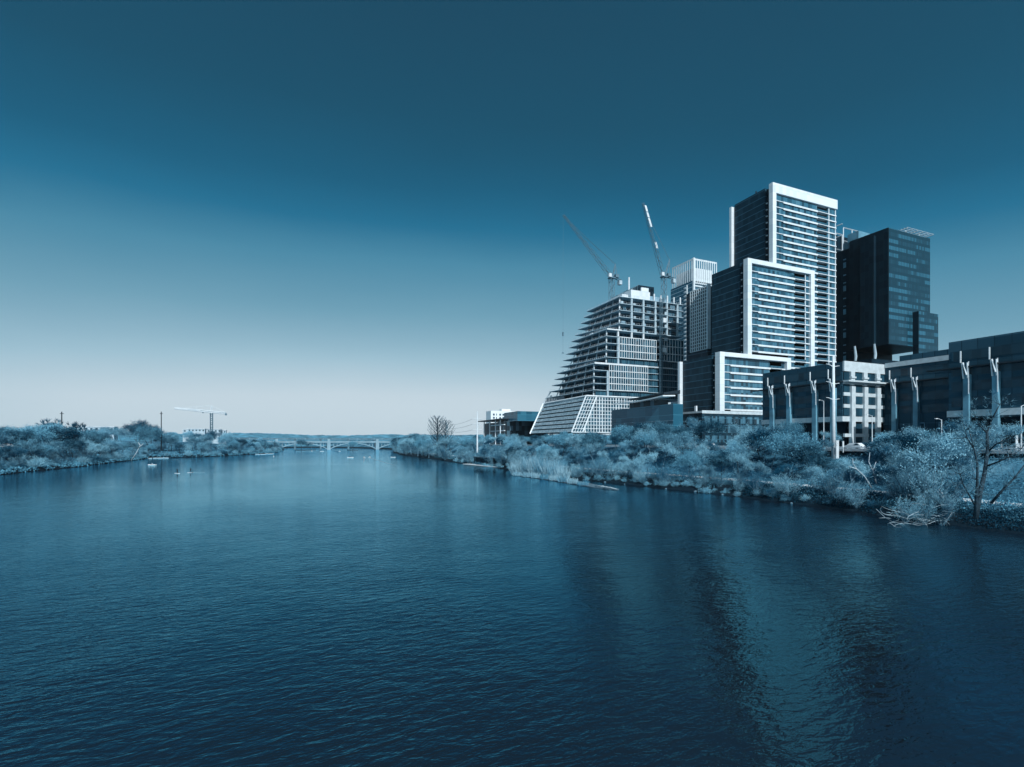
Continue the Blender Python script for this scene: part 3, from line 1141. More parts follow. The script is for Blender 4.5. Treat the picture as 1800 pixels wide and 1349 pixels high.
# dark hotel tower
root = thing('hotel_tower', (281, 164, 10), 'near black glass tower raised on slanted columns with a pale roof pergola', 'tower')
MB().box(281, 317, 164, 184, 63, 123.7).build('tower_body', [M['hoteldark']], root)
MB().box(281.25, 317, 163.8, 163.97, 63.4, 123.5).build('glass_wall', M['hotelglass'], root)
MB().box(283.5, 319, 184, 206, 55, 121).build('side_wing', M['hoteldark'], root)
MB().box(279.2, 281.0, 170, 177, 63, 121.5).build('side_wing', M['hoteldark'], root)
MB().box(301.6, 319, 161, 163.75, 10, 81.6).build('stair_tower', M['hotelglass'], root)
MB().box(301.4, 301.58, 161, 163.75, 10, 81.6).build('stair_wall', M['hoteldark'], root)
MB().box(262, 330, 158, 160.9, 10, 51).build('podium', M['hoteldark'], root)
MB().box(268, 330, 164.2, 205, 10, 54.8).build('podium', M['hoteldark'], root)
for px, Y in ((1503.5, 268), (1538, 262)):
    x, y = at(px, Y)
    MB().tube([(x - .4, y, 52), (x + .3, y, 58), (x - .6, y, 63.5)], [.35, .75, .5], 8).build('slanted_column', M['concrete'], root)
b = MB()
px0 = x_on(1592, 168)
for k in range(6):
    x = 300 + k * 4.6
    b.bar((x, 165.5, 127.2), (x, 181, 127.2), .3)
for k in range(12):
    y = 165.5 + k * 1.4
    b.bar((299.5, y, 127.5), (323.6, y, 127.5), .22)
for x in (303, 315):
    for y in (168, 179):
        b.bar((x, y, 123.7), (x, y, 127.2), .35)
b.build('roof_pergola', M['palesteel'], root)
MB().box(282.5, 292, 180, 186, 123.8, 128.5).build('roof_plant', M['pier'], root)
b = MB()
for (x0, x1, y, z0, z1) in ((285, 300, 190, 121, 134.5), (284, 299, 200, 121, 136.5)):
    for x in (x0, (x0 + x1) / 2, x1): b.bar((x, y, z0), (x, y, z1), .4)
    for z in (z0 + 6, z1): b.bar((x0, y, z), (x1, y, z), .45)
for z in (130, 136.5): b.bar((284, 190, z), (284, 204, z), .4)
b.build('roof_frame', M['palesteel'], root)
MB().box(284.5, 312, 201, 205.8, 121, 136).build('roof_screen', M['hoteldark'], root)
b = MB()
for k in range(14):
    b.box(283.3, 283.48, 187.5, 189, 58 + k * 4.4, 58.6 + k * 4.4 + (2.4 if k % 3 == 0 else 0))
b.build('vent_slot', M['pier'], root)


# ------------------------------------------------------------------ low office building with fins
def make_low_office():
    root = thing('office_building', (147, 60, 10), 'long low dark office building with pale finned piers and a sunlit limestone end', 'office building')
    ZB, ZR = 10.0, 35.8
    # (plane, y0, y1, back, plinth)
    w = MB()
    w.box(147, 178, 98.3, 126, 18, ZR)
    w.build('left_block', M['darkstone'], root)
    w = MB()
    w.box(166, 178.5, 72.0, 98.3, 14, ZR + .3)
    w.build('middle_block', M['darkstone'], root)
    w = MB()
    w.box(147, 179, 18, 72.0, 18, ZR + .8)
    w.build('right_block', M['darkstone'], root)
    w = MB()
    w.box(151, 176, 100, 124, ZB, 18)
    w.box(151, 177, 20, 70, ZB, 18)
    w.box(166.5, 178, 72, 98, ZB, 14)
    w.build('ground_storey', M['interior'], root)
    w = MB()
    for (x0, y0, y1) in ((146.6, 98.0, 126.2), (146.6, 17.8, 72.2)):
        w.box(x0, 166.3 if y0 > 90 else 166.4, y0, y1, 18.2, 19.7)
    w.build('stone_band', M['limestone'], root)
    # ribbon windows, one band per storey and block
    for (x, y0, y1) in ((147, 98.8, 125.5), (166, 73, 97.8), (147, 18.5, 71.4)):
        for k in range(4):
            z = 20.6 + k * 3.75
            MB().box(x - .09, x + .02, y0, y1, z, z + 2.3).build('window_band', M['officeglass'], root)
    # projecting sunshade ledges
    for (x, y0, y1, z) in ((147, 98.0, 129.5, 29.8), (166, 73.0, 98.2, 29.8), (147, 18, 76.0, 29.8)):
        MB().box(x - 1.7, x - .1, y0, y1, z, z + .32).build('sunshade_ledge', M['dark'], root)
    MB().box(147, 166.2, 96.4, 98.25, 29.8, 30.25).build('sunshade_ledge', M['limestone'], root)
    MB().box(165.6, 166.0, 73, 97.6, ZR - .9, ZR + .5).build('roof_parapet', M['limestone'], root)
    # piers with blades and masts
    for (px, x, w_) in ((1356, 147, 1.0), (1385.5, 147, .95), (1431, 147, .95), (1463, 147, .9),
                        (1571, 166, .85), (1609, 166, .85), (1698, 147, .8), (1749, 147, .75)):
        yc = y_on(px, x - 1.2)
        w_ *= .70
        zb = 10
        p = MB()
        p.box(x - 1.3, x - .12, yc - w_, yc + w_, zb, 28.2)
        pier = p.build('pier', M['pier'], root)
        bl = MB()
        for s in (-1, 1):
            bl.hexa([(x - 1.55, yc + s * w_ * .75 - .12, 27.2), (x - .9, yc + s * w_ * .75 - .12, 27.2), (x - .9, yc + s * w_ * .75 + .12, 27.2), (x - 1.55, yc + s * w_ * .75 + .12, 27.2)],
                    [(x - 2.0, yc + s * w_ * .9 - .08, 30.9), (x - 1.5, yc + s * w_ * .9 - .08, 30.9), (x - 1.5, yc + s * w_ * .9 + .08, 30.9), (x - 2.0, yc + s * w_ * .9 + .08, 30.9)])
        bl.bar((x - 1.7, yc - w_ * .6, 28), (x - 1.8, yc + w_ * .6, 31), .25)
        bl.box(x - 1.5, x - 1.3, yc - w_ - .08, yc - w_ + .06, 23.5, 31.2)
        bl.build('blade', M['palesteel'], pier)
        ms = MB()
        ms.box(x - 2.0, x - 1.72, yc + w_ + .1, yc + w_ + .30, 31.0, 33.8)
        ms.build('mast', M['white'], pier)
    # sunlit end
    w = MB()
    w.box(147.05, 166.2, 97.75, 98.25, 33.0, ZR + .2)
    w.build('cornice', M['limestone'], root)
    for xc in (150.6, 156.4, 162.4):
        w = MB()
        w.box(xc - .85, xc + .85, 97.3, 98.2, 10, 28.6)
        w.box(xc - .85, xc + .85, 97.5, 98.2, 29.0, 33.0)
        w.box(xc - 1.05, xc + 1.05, 97.2, 98.2, 31.0, 31.5)
        w.build('limestone_pier', M['limestone'], root)
    k = 0
    for z in (19.9, 23.4, 26.9, 30.4):
        for (x0, x1) in ((147.2, 149.7), (151.5, 155.5), (157.3, 161.5), (163.3, 165.9)):
            MB().box(x0, x1, 97.95, 98.25, z, z + 2.3).build('window', M['officeglass'], root)
        if z < 30:
            MB().box(147.1, 166.1, 97.85, 98.22, z + 2.35, z + 3.4).build('spandrel', M['limestone'], root)
    for (x0, x1) in ((151.5, 155.5), (157.3, 161.5)):
        MB().box(x0, x1, 97.95, 98.25, 11.2, 17.6).build('window', M['officeglass'], root)
    MB().box(147.1, 158, 97.6, 98.2, 13.6, 14.6).build('spandrel', M['limestone'], root)
    # storefront doors in the recess
    for y0 in (76, 81, 87):
        d = MB()
        for k in range(3): d.box(165.75, 166.0 - .03, y0 + k * 1.2, y0 + k * 1.2 + .15, 14.6, 17.8)
        d.box(165.75, 165.97, y0, y0 + 2.6, 17.5, 17.8)
        d.build('door_frame', M['pier'], root)
    MB().box(170, 178, 80, 96, ZR + .3, 38.6).build('roof_plant', M['darkstone'], root)
    return root


make_low_office()

# glass pavilion with wing canopy
root = thing('glass_pavilion', (140, 163, 10), 'low glass pavilion with a white wing canopy left of the stepped tower', 'pavilion')
MB().box(140, 145, 163, 207, 10, 27.8).build('glass_wall', M['pavglass'], root)
MB().box(141, 145, 172, 194, 27.8, 30.2).build('upper_storey', M['darkwood'], root)
b = MB()
n = 10
for k in range(n):
    t0, t1 = k / n, (k + 1) / n
    za, zb_ = 30.0 + 2.2 * (t0 - .3) ** 2, 30.0 + 2.2 * (t1 - .3) ** 2
    y0, y1 = 203 - 36 * t0, 203 - 36 * t1
    wd0, wd1 = 1.5 + 5 * t0, 1.5 + 5 * t1
    b.hexa([(138.0, y0, za), (138.0 + wd0, y0, za + .3), (138.0 + wd0, y0, za + .8), (138.0, y0, za + .5)],
           [(138.0, y1, zb_), (138.0 + wd1, y1, zb_ + .3), (138.0 + wd1, y1, zb_ + .8), (138.0, y1, zb_ + .5)])
b.build('canopy', M['white'], root)
b = MB()
b.hexa([(139.5, 194, 31.6), (148, 194, 31.9), (148, 168, 32.6), (139.5, 168, 32.2)], [(139.5, 194, 31.9), (148, 194, 32.2), (148, 168, 34.2), (139.5, 168, 32.9)])
b.build('roof', M['dark'], root)
for (z, y) in ((16, 185), (21, 172)):
    MB().box(139.8, 139.98, 163, 207, z - .2, z + .2).build('glazing_bar', M['steel'], root)

# podium
root = thing('podium_building', (160, 168, 10), 'low dark panelled podium with a glazed sunlit front below the stepped tower', 'building')
MB().box(160, 196, 168, 171.5, 10, 25.4).build('front_wall', M['riverwall'], root)
MB().box(160.02, 173.5, 171.5, 203, 10, 25.2).build('side_wall', M['darkwood'], root)
b = MB()
b.box(159.8, 197, 167.7, 168.0, 24.6, 25.9)
b.box(159.7, 160.0, 167.8, 203, 24.8, 25.7)
b.build('parapet', M['limestone'], root)
for r_ in range(3):
    for k in range(8):
        x = 161.2 + k * 4.2
        f = MB().box(x, x + 3.0, 167.85, 167.99, 12.0 + r_ * 4.2, 15.0 + r_ * 4.2).build('window', M['aptglass'], root)
for k in range(7):
    y = 171 + k * 4.4
    MB().box(159.86, 160.0, y, y + 1.6, 13, 23.4).build('window', M['officeglass'], root)
b = MB()
for k in range(4):
    b.box(159.85, 159.99, 173.2 + k * 8.8, 174.4 + k * 8.8, 15, 23)
b.build('pale_panel', M['pier'], root)
MB().box(164, 164.8, 176, 177, 25.2, 28.5).build('flue', M['white'], root)

# library with flat canopy and white flats behind it
root = thing('library_building', (140, 394, 10), 'dark glass library with a thin flat canopy roof left of the sail tower base', 'building')
MB().box(140, 175, 345, 394, 10, 27.5).build('wall', M['darkwood'], root)
MB().box(143, 172, 330, 356, 27.5, 34.5).build('upper_storey', M['pavglass'], root)
b = MB()
b.box(136.5, 176, 346, 399, 29.2, 29.9)
b.build('canopy', M['dark'], root)
b = MB()
for y in (352, 362, 375, 388): b.box(138.2, 138.8, y, y + .7, 10, 29.1)
b.build('canopy_column', M['palesteel'], root)
for z in (15.5, 20.5, 25): MB().box(138.8, 140.0, 346, 374, z, z + .6).build('balcony', M['palesteel'], root)

root = thing('white_flats', (223, 600, 10), 'white block of flats with small square windows behind the dark library', 'building')
b = MB()
b.box(223, 290, 600, 618, 10, 52.5)
b.build('wall', M['apartmentwall'], root)
MB().box(240, 252, 605, 614, 52.5, 55.5).build('roof_plant', M['apartmentwall'], root)
for r_ in range(5):
    for k in range(15):
        x = 226 + k * 4.3
        wd = 2.2 if k % 3 != 1 else 1.0
        MB().box(x, x + wd, 599.86, 599.99, 46.5 - r_ * 4.2, 48.9 - r_ * 4.2).build('window', M['officeglass'], root)


# ------------------------------------------------------------------ bridges
root = thing('arch_bridge', (40, 850, 0), 'white concrete arch bridge crossing the far end of the river', 'bridge')
b = MB()
b.box(-60, 190, 846, 858, 11.4, 13.0)
b.build('deck', M['bridge'], root)
b = MB()
b.box(-60, 190, 845.5, 846, 13.0, 14.2)
b.build('parapet', M['bridge'], root)
for x in (-35, 40, 115):
    b = MB()
    b.box(x - 2.6, x + 2.6, 844, 860, -2, 13.5)
    b.box(x - 1.9, x + 1.9, 844.2, 846.5, 13.5, 17.5)
    b.build('pier', M['bridge'], root)
for x0 in (-35, 40, 115):
    a = MB()
    pts = []
    for k in range(15):
        t = k / 14
        pts.append((x0 + 2.6 + 69.8 * t, 1.2 + 9.0 * math.sin(math.pi * t) ** .8))
    for (xa, za), (xb, zb_) in zip(pts, pts[1:]):
        a.hexa([(xa, 847, za), (xb, 847, zb_), (xb, 857, zb_), (xa, 857, za)], [(xa, 847, za + 1.3), (xb, 847, zb_ + 1.3), (xb, 857, zb_ + 1.3), (xa, 857, za + 1.3)])
    a.build('arch', M['slabdark'], root)
    a = MB()
    for k, (xa, za) in enumerate(pts[1:-1]):
        if za + 1.3 < 10.6: a.box(xa - .4, xa + .4, 848, 849, za + 1.2, 11.4)
    a.build('spandrel_column', M['bridge'], root)
root = thing('rail_bridge', (60, 910, 0), 'dark straight girder bridge just behind the white arch bridge', 'bridge')
MB().box(-150, 240, 908, 915, 16.5, 19.5).build('girder', M['bridgedark'], root)
b = MB()
for k in range(28): b.box(-148 + k * 14, -147.4 + k * 14, 907.6, 907.9, 16.8, 19.3)
b.build('stiffener', M['bridge'], root)
for x in (-10, 30, 75, 120, 165): MB().box(x - 1.5, x + 1.5, 909, 914, -2, 16.5).build('pier', M['bridgedark'], root)


# ------------------------------------------------------------------ trees and shrubs
def rvec(r):
    while True:
        v = Vector((r.uniform(-1, 1), r.uniform(-1, 1), r.uniform(-1, 1)))
        if .05 < v.length < 1: return v.normalized()


def leaves(vs, fs, r, c, sig, n, size):
    for _ in range(n):
        p = Vector(c) + Vector((r.gauss(0, sig), r.gauss(0, sig), r.gauss(0, sig * .75)))
        a = rvec(r)
        b = a.cross(rvec(r))
        if b.length < .1: continue
        b.normalize()
        s = size * r.uniform(.6, 1.3)
        a, b = a * s * .5, b * s * .36
        i = len(vs)
        vs += [p - a, p - b * .9, p + a, p + b]
        fs.append((i, i + 1, i + 2, i + 3))


def twig(vs, fs, r, p, d, ln, wd):
    s = d.cross(rvec(r))
    if s.length < .05: return
    s.normalize()
    i = len(vs)
    bend = rvec(r) * ln * .14
    vs += [p - s * wd, p + s * wd, p + d * ln * .55 + bend + s * wd * .8, p + d * ln * .55 + bend - s * wd * .8, p + d * ln + bend * 1.5]
    fs += [(i, i + 1, i + 2, i + 3), (i + 3, i + 2, i + 4)]


def limb_tree(r, h, spread, levels, n0, base_r, lean=.1, low=.35):
    """tubes and the tips they end in"""
    mb, tips = MB(), []

    def grow(p, d, ln, rad, lv):
        pts, rads = [p], [rad]
        q = p.copy()
        dd = d.copy()
        for k in range(3):
            dd = (dd + rvec(r) * .22 + Vector((0, 0, .06))).normalized()
            q = q + dd * ln / 3
            pts.append(q.copy())
            rads.append(rad * (1 - .2 * (k + 1)))
        mb.tube(pts, rads, 5 if lv > 1 else 4)
        if lv == 0:
            tips.append((pts[-1], dd))
            tips.append((pts[2], dd))
            return
        for k in range(r.randint(2, 3) if lv < levels else n0):
            a = rvec(r)
            side = (a - dd * a.dot(dd)).normalized()
            nd = (dd * r.uniform(.55, .95) + side * spread * r.uniform(.5, 1.1) + Vector((0, 0, .12))).normalized()
            j = pts[r.choice((2, 3, 3))]
            grow(j.copy(), nd, ln * r.uniform(.6, .82), rads[-1] * .75, lv - 1)
    grow(Vector((0, 0, -.3)), Vector((r.uniform(-lean, lean), r.uniform(-lean, lean), 1)).normalized(), h * low, base_r, levels)
    return mb, tips


def proto_tree(kind, seed):
    """a tree or shrub of about 8 m (shrubs 3 m) at the origin: root Empty > trunk, crown"""
    r = random.Random(seed)
    name = {'round': 'tree', 'feather': 'tree', 'bare': 'bare_tree', 'skyline': 'bare_tree', 'shrub': 'shrub', 'brush': 'shrub', 'bush': 'riverside_bush', 'tapered': 'bare_tree'}[kind]
    root = thing(name, (0, 0, 0))
    vs, fs = [], []
    if kind == 'round':
        tm, tips = limb_tree(r, 8, .7, 2, 5, .17, low=.36)
        rx, rz = r.uniform(3.0, 3.7), r.uniform(2.5, 3.0)
        for k in range(58):
            d = rvec(r)
            if d.z < -.45: d.z *= -.5
            f = r.uniform(.5, 1.0)
            bump = 1 + .22 * noise.noise(d * 1.7 + Vector((seed, 0, 0)))
            c = Vector((d.x * rx, d.y * rx, d.z * rz)) * f * bump + Vector((0, 0, 4.9))
            leaves(vs, fs, r, c, r.uniform(.38, .7), r.randint(80, 150), .215)
            for q in range(8): twig(vs, fs, r, c + rvec(r) * .4, (d + rvec(r) * .6 + Vector((0, 0, .3))).normalized(), r.uniform(.6, 1.2), .022)
        mat = M['leafmid'] if seed % 2 else M['leaf']
    elif kind == 'feather':
        tm, tips = limb_tree(r, 8, .62, 3, 4, .15, low=.34)
        for (p, d) in tips:
            for q in range(16): twig(vs, fs, r, p + rvec(r) * .25, (d + rvec(r) * .7 + Vector((0, 0, .35))).normalized(), r.uniform(.6, 1.6), .024)
            leaves(vs, fs, r, p + d * .5, .55, 40, .19)
        mat = M['twig']
    elif kind == 'bare':
        tm, tips = limb_tree(r, 8, .6, 4, 4, .16, low=.30)
        for (p, d) in tips:
            for q in range(4): twig(vs, fs, r, p, (d + rvec(r) * .6 + Vector((0, 0, .2))).normalized(), r.uniform(.4, 1.1), .016)
        mat = M['leafdark']
    elif kind == 'skyline':
        tm, tips = limb_tree(r, 8, .5, 4, 4, .30, low=.36)
        for (p, d) in tips:
            for q in range(5): twig(vs, fs, r, p, (d + rvec(r) * .6 + Vector((0, 0, .2))).normalized(), r.uniform(.4, 1.0), .04)
        mat = M['leafdark']
    elif kind == 'bush':                            # many-stemmed riverside bush, 5 m
        tm = MB()
        for k in range(15):
            a, t = r.uniform(0, 6.283), r.uniform(.15, 1.0)
            q = Vector((math.cos(a) * .3, math.sin(a) * .3, -.2))
            d = Vector((math.cos(a) * t * .75, math.sin(a) * t * .75, 1)).normalized()
            pts = [q.copy()]
            n = 6
            ln = r.uniform(3.4, 5.2) * (1 - .25 * t)
            for j in range(n):
                d = (d + rvec(r) * .16 + Vector((0, 0, .03 - .05 * t))).normalized()
                q = q + d * ln / n
                pts.append(q.copy())
                if j >= 1:
                    for w_ in range(7): twig(vs, fs, r, q + rvec(r) * .1, (d * .7 + rvec(r) * .9 + Vector((0, 0, .2))).normalized(), r.uniform(.4, 1.2), .016)
                    leaves(vs, fs, r, q + rvec(r) * .25, .34, 30 if j > 2 else 16, .13)
            tm.tube(pts, [.06 * (1 - .12 * i) for i in range(n + 1)], 5)
        mat = M['twig'] if seed % 3 else M['leaf']
    elif kind == 'tapered':                         # tall straight leafless tree, side branches shortening to the top
        tm = MB()
        tm.tube([(0, 0, -.3), (.05, 0, 3), (0, .05, 6), (.02, 0, 8)], [.16, .12, .07, .02], 7)
        for k in range(64):
            t = .18 + .8 * k / 64
            a = k * 2.4
            ln = 2.5 * math.sin(math.pi * min(1.0, (t - .18) * 1.06 + .13)) ** .75 + .15
            d = Vector((math.cos(a), math.sin(a), .9)).normalized()
            p0 = Vector((0, 0, 8 * t))
            p1 = p0 + d * ln * .6 + rvec(r) * .1
            p2 = p1 + (d + Vector((0, 0, .5))).normalized() * ln * .6
            tm.tube([p0, p1, p2], [.05, .035, .015], 4)
            for q in range(8): twig(vs, fs, r, p1.lerp(p2, r.random()), (d + rvec(r) * .7 + Vector((0, 0, .5))).normalized(), r.uniform(.25, .6), .02)
        mat = M['leafdark']
    elif kind == 'shrub':
        tm, tips = limb_tree(r, 3, .9, 1, 5, .05, low=.3)
        for k in range(26):
            d = rvec(r)
            d.z = abs(d.z)
            f = r.uniform(.35, 1.0)
            c = Vector((d.x * 2.0, d.y * 2.0, .25 + d.z * 2.0)) * f * (1 + .3 * noise.noise(d * 2 + Vector((seed, 0, 0))))
            leaves(vs, fs, r, c, r.uniform(.22, .42), r.randint(60, 100), .16)
            for q in range(6): twig(vs, fs, r, c, (d + rvec(r) * .6 + Vector((0, 0, .3))).normalized(), r.uniform(.4, 1.0), .016)
        mat = M['leaf']
    else:                                           # brush: fountain of long twigs
        tm, tips = limb_tree(r, 3, .9, 1, 4, .04, low=.22)
        for k in range(420):
            a = r.uniform(0, 6.283)
            t = r.uniform(.1, 1.0)
            d = Vector((math.cos(a) * t, math.sin(a) * t, 1.15 - .55 * t)).normalized()
            p = Vector((math.cos(a) * t * .9, math.sin(a) * t * .9, r.uniform(.1, 1.3)))
            twig(vs, fs, r, p, (d + rvec(r) * .35).normalized(), r.uniform(.7, 1.9), .018)
        for k in range(10): leaves(vs, fs, r, rvec(r) * .9 + Vector((0, 0, 1.3)), .5, 22, .18)
        mat = M['twig']
    tm.build('trunk', M['trunk'] if kind in ('round', 'skyline', 'bare', 'tapered') else M['midbark'], root)
    cm = MB()
    cm.add(vs, fs)
    cm.build('crown', mat, root)
    return root


PROTO = {}
MEMO = {}
for kind, n in (('round', 5), ('feather', 4), ('bare', 3), ('skyline', 2), ('tapered', 1), ('bush', 4), ('shrub', 4), ('brush', 3)):
    for k in range(n):
        o = proto_tree(kind, 100 + 17 * k + len(kind))
        PROTO.setdefault(kind, []).append(o)
        MEMO[o.name] = kids(o)
USED = set()
TREES = []          # (object, kind, bank, band)
trnd = random.Random(21)


def plant(kind, x, y, z, h, bank, band, variant=None):
    ps = PROTO[kind]
    p = ps[trnd.randrange(len(ps)) if variant is None else variant]
    if p.name not in USED:
        USED.add(p.name)
        o = p
    else:
        o = copy_tree(p, None, MEMO)
    s = h / (3.0 if kind in ('shrub', 'brush') else 5.0 if kind == 'bush' else 8.0)
    o.location = (x, y, z)
    o.scale = (s * trnd.uniform(.9, 1.15), s * trnd.uniform(.9, 1.15), s)
    o.rotation_euler = (0, 0, trnd.uniform(0, 6.28))
    TREES.append((o, kind, bank, band))
    return o


SKY_R = [(600, 778), (690, 770), (705, 758), (725, 754), (765, 760), (800, 763), (850, 760), (880, 758), (920, 762), (1000, 755), (1060, 752), (1110, 740), (1130, 734),
         (1185, 737), (1205, 748), (1240, 728), (1300, 733), (1335, 740), (1345, 732), (1400, 734), (1450, 740), (1475, 790), (1545, 790), (1560, 760), (1590, 742),
         (1625, 752), (1650, 738), (1680, 734), (1800, 738), (2200, 738)]


def right_tree(kind, y, s, hmax, band, hmin=1.2, minrow=None):
    x = lerp_tab(R_SHORE, y) + s
    z = height(x, y) - .1
    Y = depth(x, y)
    if Y < 20: return None
    px = col_of(x, y)
    top = lerp_tab(SKY_R, px) + trnd.uniform(0, 9)
    if 1448 < px < 1482 and Y < 124: top = max(top, 803)      # the steel pole stands clear
    if minrow: top = max(top, minrow + trnd.uniform(0, 12))
    allow = CAMZ + (778 - top) * Y / 880 - z
    h = min(hmax, allow / .99)
    if h < hmin: return None
    return plant(kind, x, y, z, h, 'right', band)


def pick(w):
    t = trnd.random() * sum(v for _, v in w)
    for k, v in w:
        t -= v
        if t <= 0: return k
    return w[0][0]


# waterline bushes of the city bank
y = 34.0
while y < 640:
    px = col_of(lerp_tab(R_SHORE, y) + 3, y)
    if px < 1672 or y > 76:
        far = 1 if y < 200 else 1.7
        right_tree('bush', y, trnd.uniform(1.5, 8.0), trnd.uniform(3.2, 6.4) * far, 'at the waterline')
    y += trnd.uniform(2.8, 4.6) if y < 230 else trnd.uniform(8, 13)
y = 36.0
while y < 300:
    px = col_of(lerp_tab(R_SHORE, y) + 3, y)
    if px < 1560:
        right_tree(pick((('shrub', 5), ('brush', 4))), y, trnd.uniform(.2, 2.4), trnd.uniform(1.3, 2.7), 'overhanging the water', hmin=.8)
    y += trnd.uniform(2.6, 4.4)
# second row, between the shrubs and the path
y = 56.0
while y < 300:
    k = pick((('feather', 5), ('round', 2), ('bare', 2), ('brush', 2)))
    hm = trnd.uniform(5.5, 10.0)
    right_tree(k, y, trnd.uniform(6, 11), hm if k != 'brush' else 3, 'between path and water', minrow=782 if y < 110 else None)
    y += trnd.uniform(4.5, 7.5)
# slope between the path and the road
y = 52.0
while y < 330:
    k = pick((('round', 4), ('feather', 6), ('shrub', 2)))
    right_tree(k, y, trnd.uniform(19, 33), trnd.uniform(7, 13) if k != 'shrub' else trnd.uniform(2, 3.8), 'on the slope above the path')
    y += trnd.uniform(3.2, 5.2) * (.6 if y < 105 else 1)
# street trees along the road
y = 58.0
while y < 330:
    k = pick((('round', 6), ('feather', 3)))
    right_tree(k, y, trnd.uniform(34, 40) if y > 110 else trnd.uniform(48, 55), trnd.uniform(6.5, 11), 'beside the road')
    y += trnd.uniform(6.5, 10)
# far reach of the city bank
y = 330.0
while y < 830:
    for s0, s1 in ((1, 8), (10, 26), (30, 60)):
        k = pick((('round', 4), ('feather', 5), ('bare', 1)))
        right_tree(k, y + trnd.uniform(-4, 4), trnd.uniform(s0, s1), trnd.uniform(11, 20), 'on the far reach', hmin=3)
    y += trnd.uniform(15, 24)

SKY_L = [(-200, 742), (0, 742), (40, 744), (95, 741), (130, 750), (180, 750), (215, 742), (245, 738), (275, 742), (290, 757), (340, 757), (400, 762), (420, 768), (480, 770), (520, 774), (560, 776), (700, 778)]


def left_tree(kind, y, s, hmax, band, hmin=2.0):
    x = lerp_tab(L_SHORE, y) - s
    z = height(x, y) - .1
    Y = depth(x, y)
    if Y < 40: return None
    px = col_of(x, y)
    if px < -90: return None
    top = lerp_tab(SKY_L, px) + trnd.uniform(0, 8)
    allow = CAMZ + (778 - top) * Y / 880 - z
    h = min(hmax, allow / .99)
    if h < hmin: return None
    return plant(kind, x, y, z, h, 'left', band)


y = 205.0
while y < 860:
    left_tree(pick((('shrub', 4), ('brush', 3))), y, trnd.uniform(2.0, 5), trnd.uniform(3.6, 6.0), 'at the waterline')
    y += trnd.uniform(9, 14)
for (s0, s1, st, h0, h1, band) in ((6, 14, 9, 8, 13, 'in the front row'), (8, 50, 6.5, 5, 8, 'among the lower trees'), (17, 36, 8.5, 15, 23, 'on the lower bank'), (42, 80, 10, 15, 23, 'on the upper bank'), (90, 160, 15, 14, 22, 'along the bank top')):
    y = 215.0
    while y < 830:
        k = pick((('round', 5), ('feather', 5), ('bare', 1))) if h1 > 8 else 'bush'
        left_tree(k, y, trnd.uniform(s0, s1), trnd.uniform(h0, h1), band)
        y += trnd.uniform(.75, 1.3) * st * (1 if y < 450 else 1.5)

# single trees the photograph picks out
ORD3 = ('first', 'second', 'third')


def special(kind, px, Y, top, label, z=None, variant=None):
    x, y = at(px, Y)
    z = height(x, y) - .1 if z is None else z
    h = CAMZ + (778 - top) * Y / 880 - z
    o = plant(kind, x, y, z, h, None, None, variant)
    TREES.pop()
    tag(o, label, 'tree')
    return o


special('tapered', 769, 372, 735, 'tall bare dark tree standing clear above the right bank left of the wires')
special('tapered', 784, 380, 742, 'narrow bare tree close behind the tall bare tree on the right bank')
special('round', 530, 775, 771, 'bushy tree on an islet before the left arch of the bridge', z=.4)
special('feather', 548, 790, 774, 'smaller bush right of the islet tree before the arch bridge', z=.4)
special('round', 620, 775, 774, 'dark bush on an islet before the middle of the arch bridge', z=.4)
special('round', 243, 420, 737, 'tall round fuzzy tree rising over the left bank beside the dark pole', variant=1)
for i, (px, Y, top) in enumerate(((1578, 90, 806), (1606, 86, 800), (1632, 83, 803), (1655, 80, 812), (1596, 98, 796), (1680, 84, 815))):
    special('bush', px, Y, top, f'tall wispy bush above the dead branches, {["first", "third", "fourth", "fifth", "second", "sixth"][i]} from left')['category'] = 'shrub'
for i, (px, Y, top) in enumerate(((1592, 75.5, 872), (1625, 74.2, 868), (1655, 73, 876))):
    special('bush', px, Y, top, f'low wispy bush growing through the dead branches, {ORD3[i]} from left', z=.1)['category'] = 'shrub'
special('feather', 1648, 86, 742, 'feathery pale tree before the right office block, left of the big bare tree')
special('feather', 1688, 96, 738, 'tall feathery tree directly behind the big bare tree trunk')
special('feather', 1772, 92, 744, 'feathery pale tree behind the big bare tree near the right edge')
special('round', 1098, 190, 744, 'broad rounded tree before the left end of the glass pavilion', variant=0)
special('round', 1132, 186, 737, 'tallest rounded tree before the middle of the glass pavilion', variant=2)
special('round', 1164, 192, 739, 'rounded tree before the right end of the glass pavilion', variant=4)
special('feather', 1218, 176, 733, 'feathery tree before the dark side wall of the podium')
special('round', 1596, 101, 750, 'fuzzy round tree before the dark recessed office entrance', variant=2)
special('round', 1628, 106, 762, 'smaller round tree right of the tree before the office entrance', variant=3)
special('feather', 1560, 100, 775, 'low feathery tree just right of the sunlit limestone office end')
special('skyline', 100, 330, 738, 'bare umbrella shaped tree on the left skyline beside the thin pole', variant=0)
special('skyline', 140, 340, 741, 'bare flat topped tree on the left skyline right of the thin pole', variant=1)
special('feather', 150, 470, 751, 'fuzzy tree hiding the left end of the long white skyline house')
special('round', 168, 470, 753, 'round tree in front of the middle of the long white skyline house')
special('feather', 186, 470, 750, 'fuzzy tree hiding the right end of the long white skyline house')
special('round', 332, 640, 757, 'round tree before the narrow white skyline building')
special('feather', 352, 640, 758, 'fuzzy tree before the white boxy building left of the crane mast')
special('round', 372, 640, 757, 'round tree right in front of the hammerhead crane mast foot')
special('feather', 396, 640, 755, 'fuzzy tree before the pale hut right of the hammerhead crane')
for (px, Y) in ((530, 775), (548, 790), (620, 775)):
    pass
m = MB()
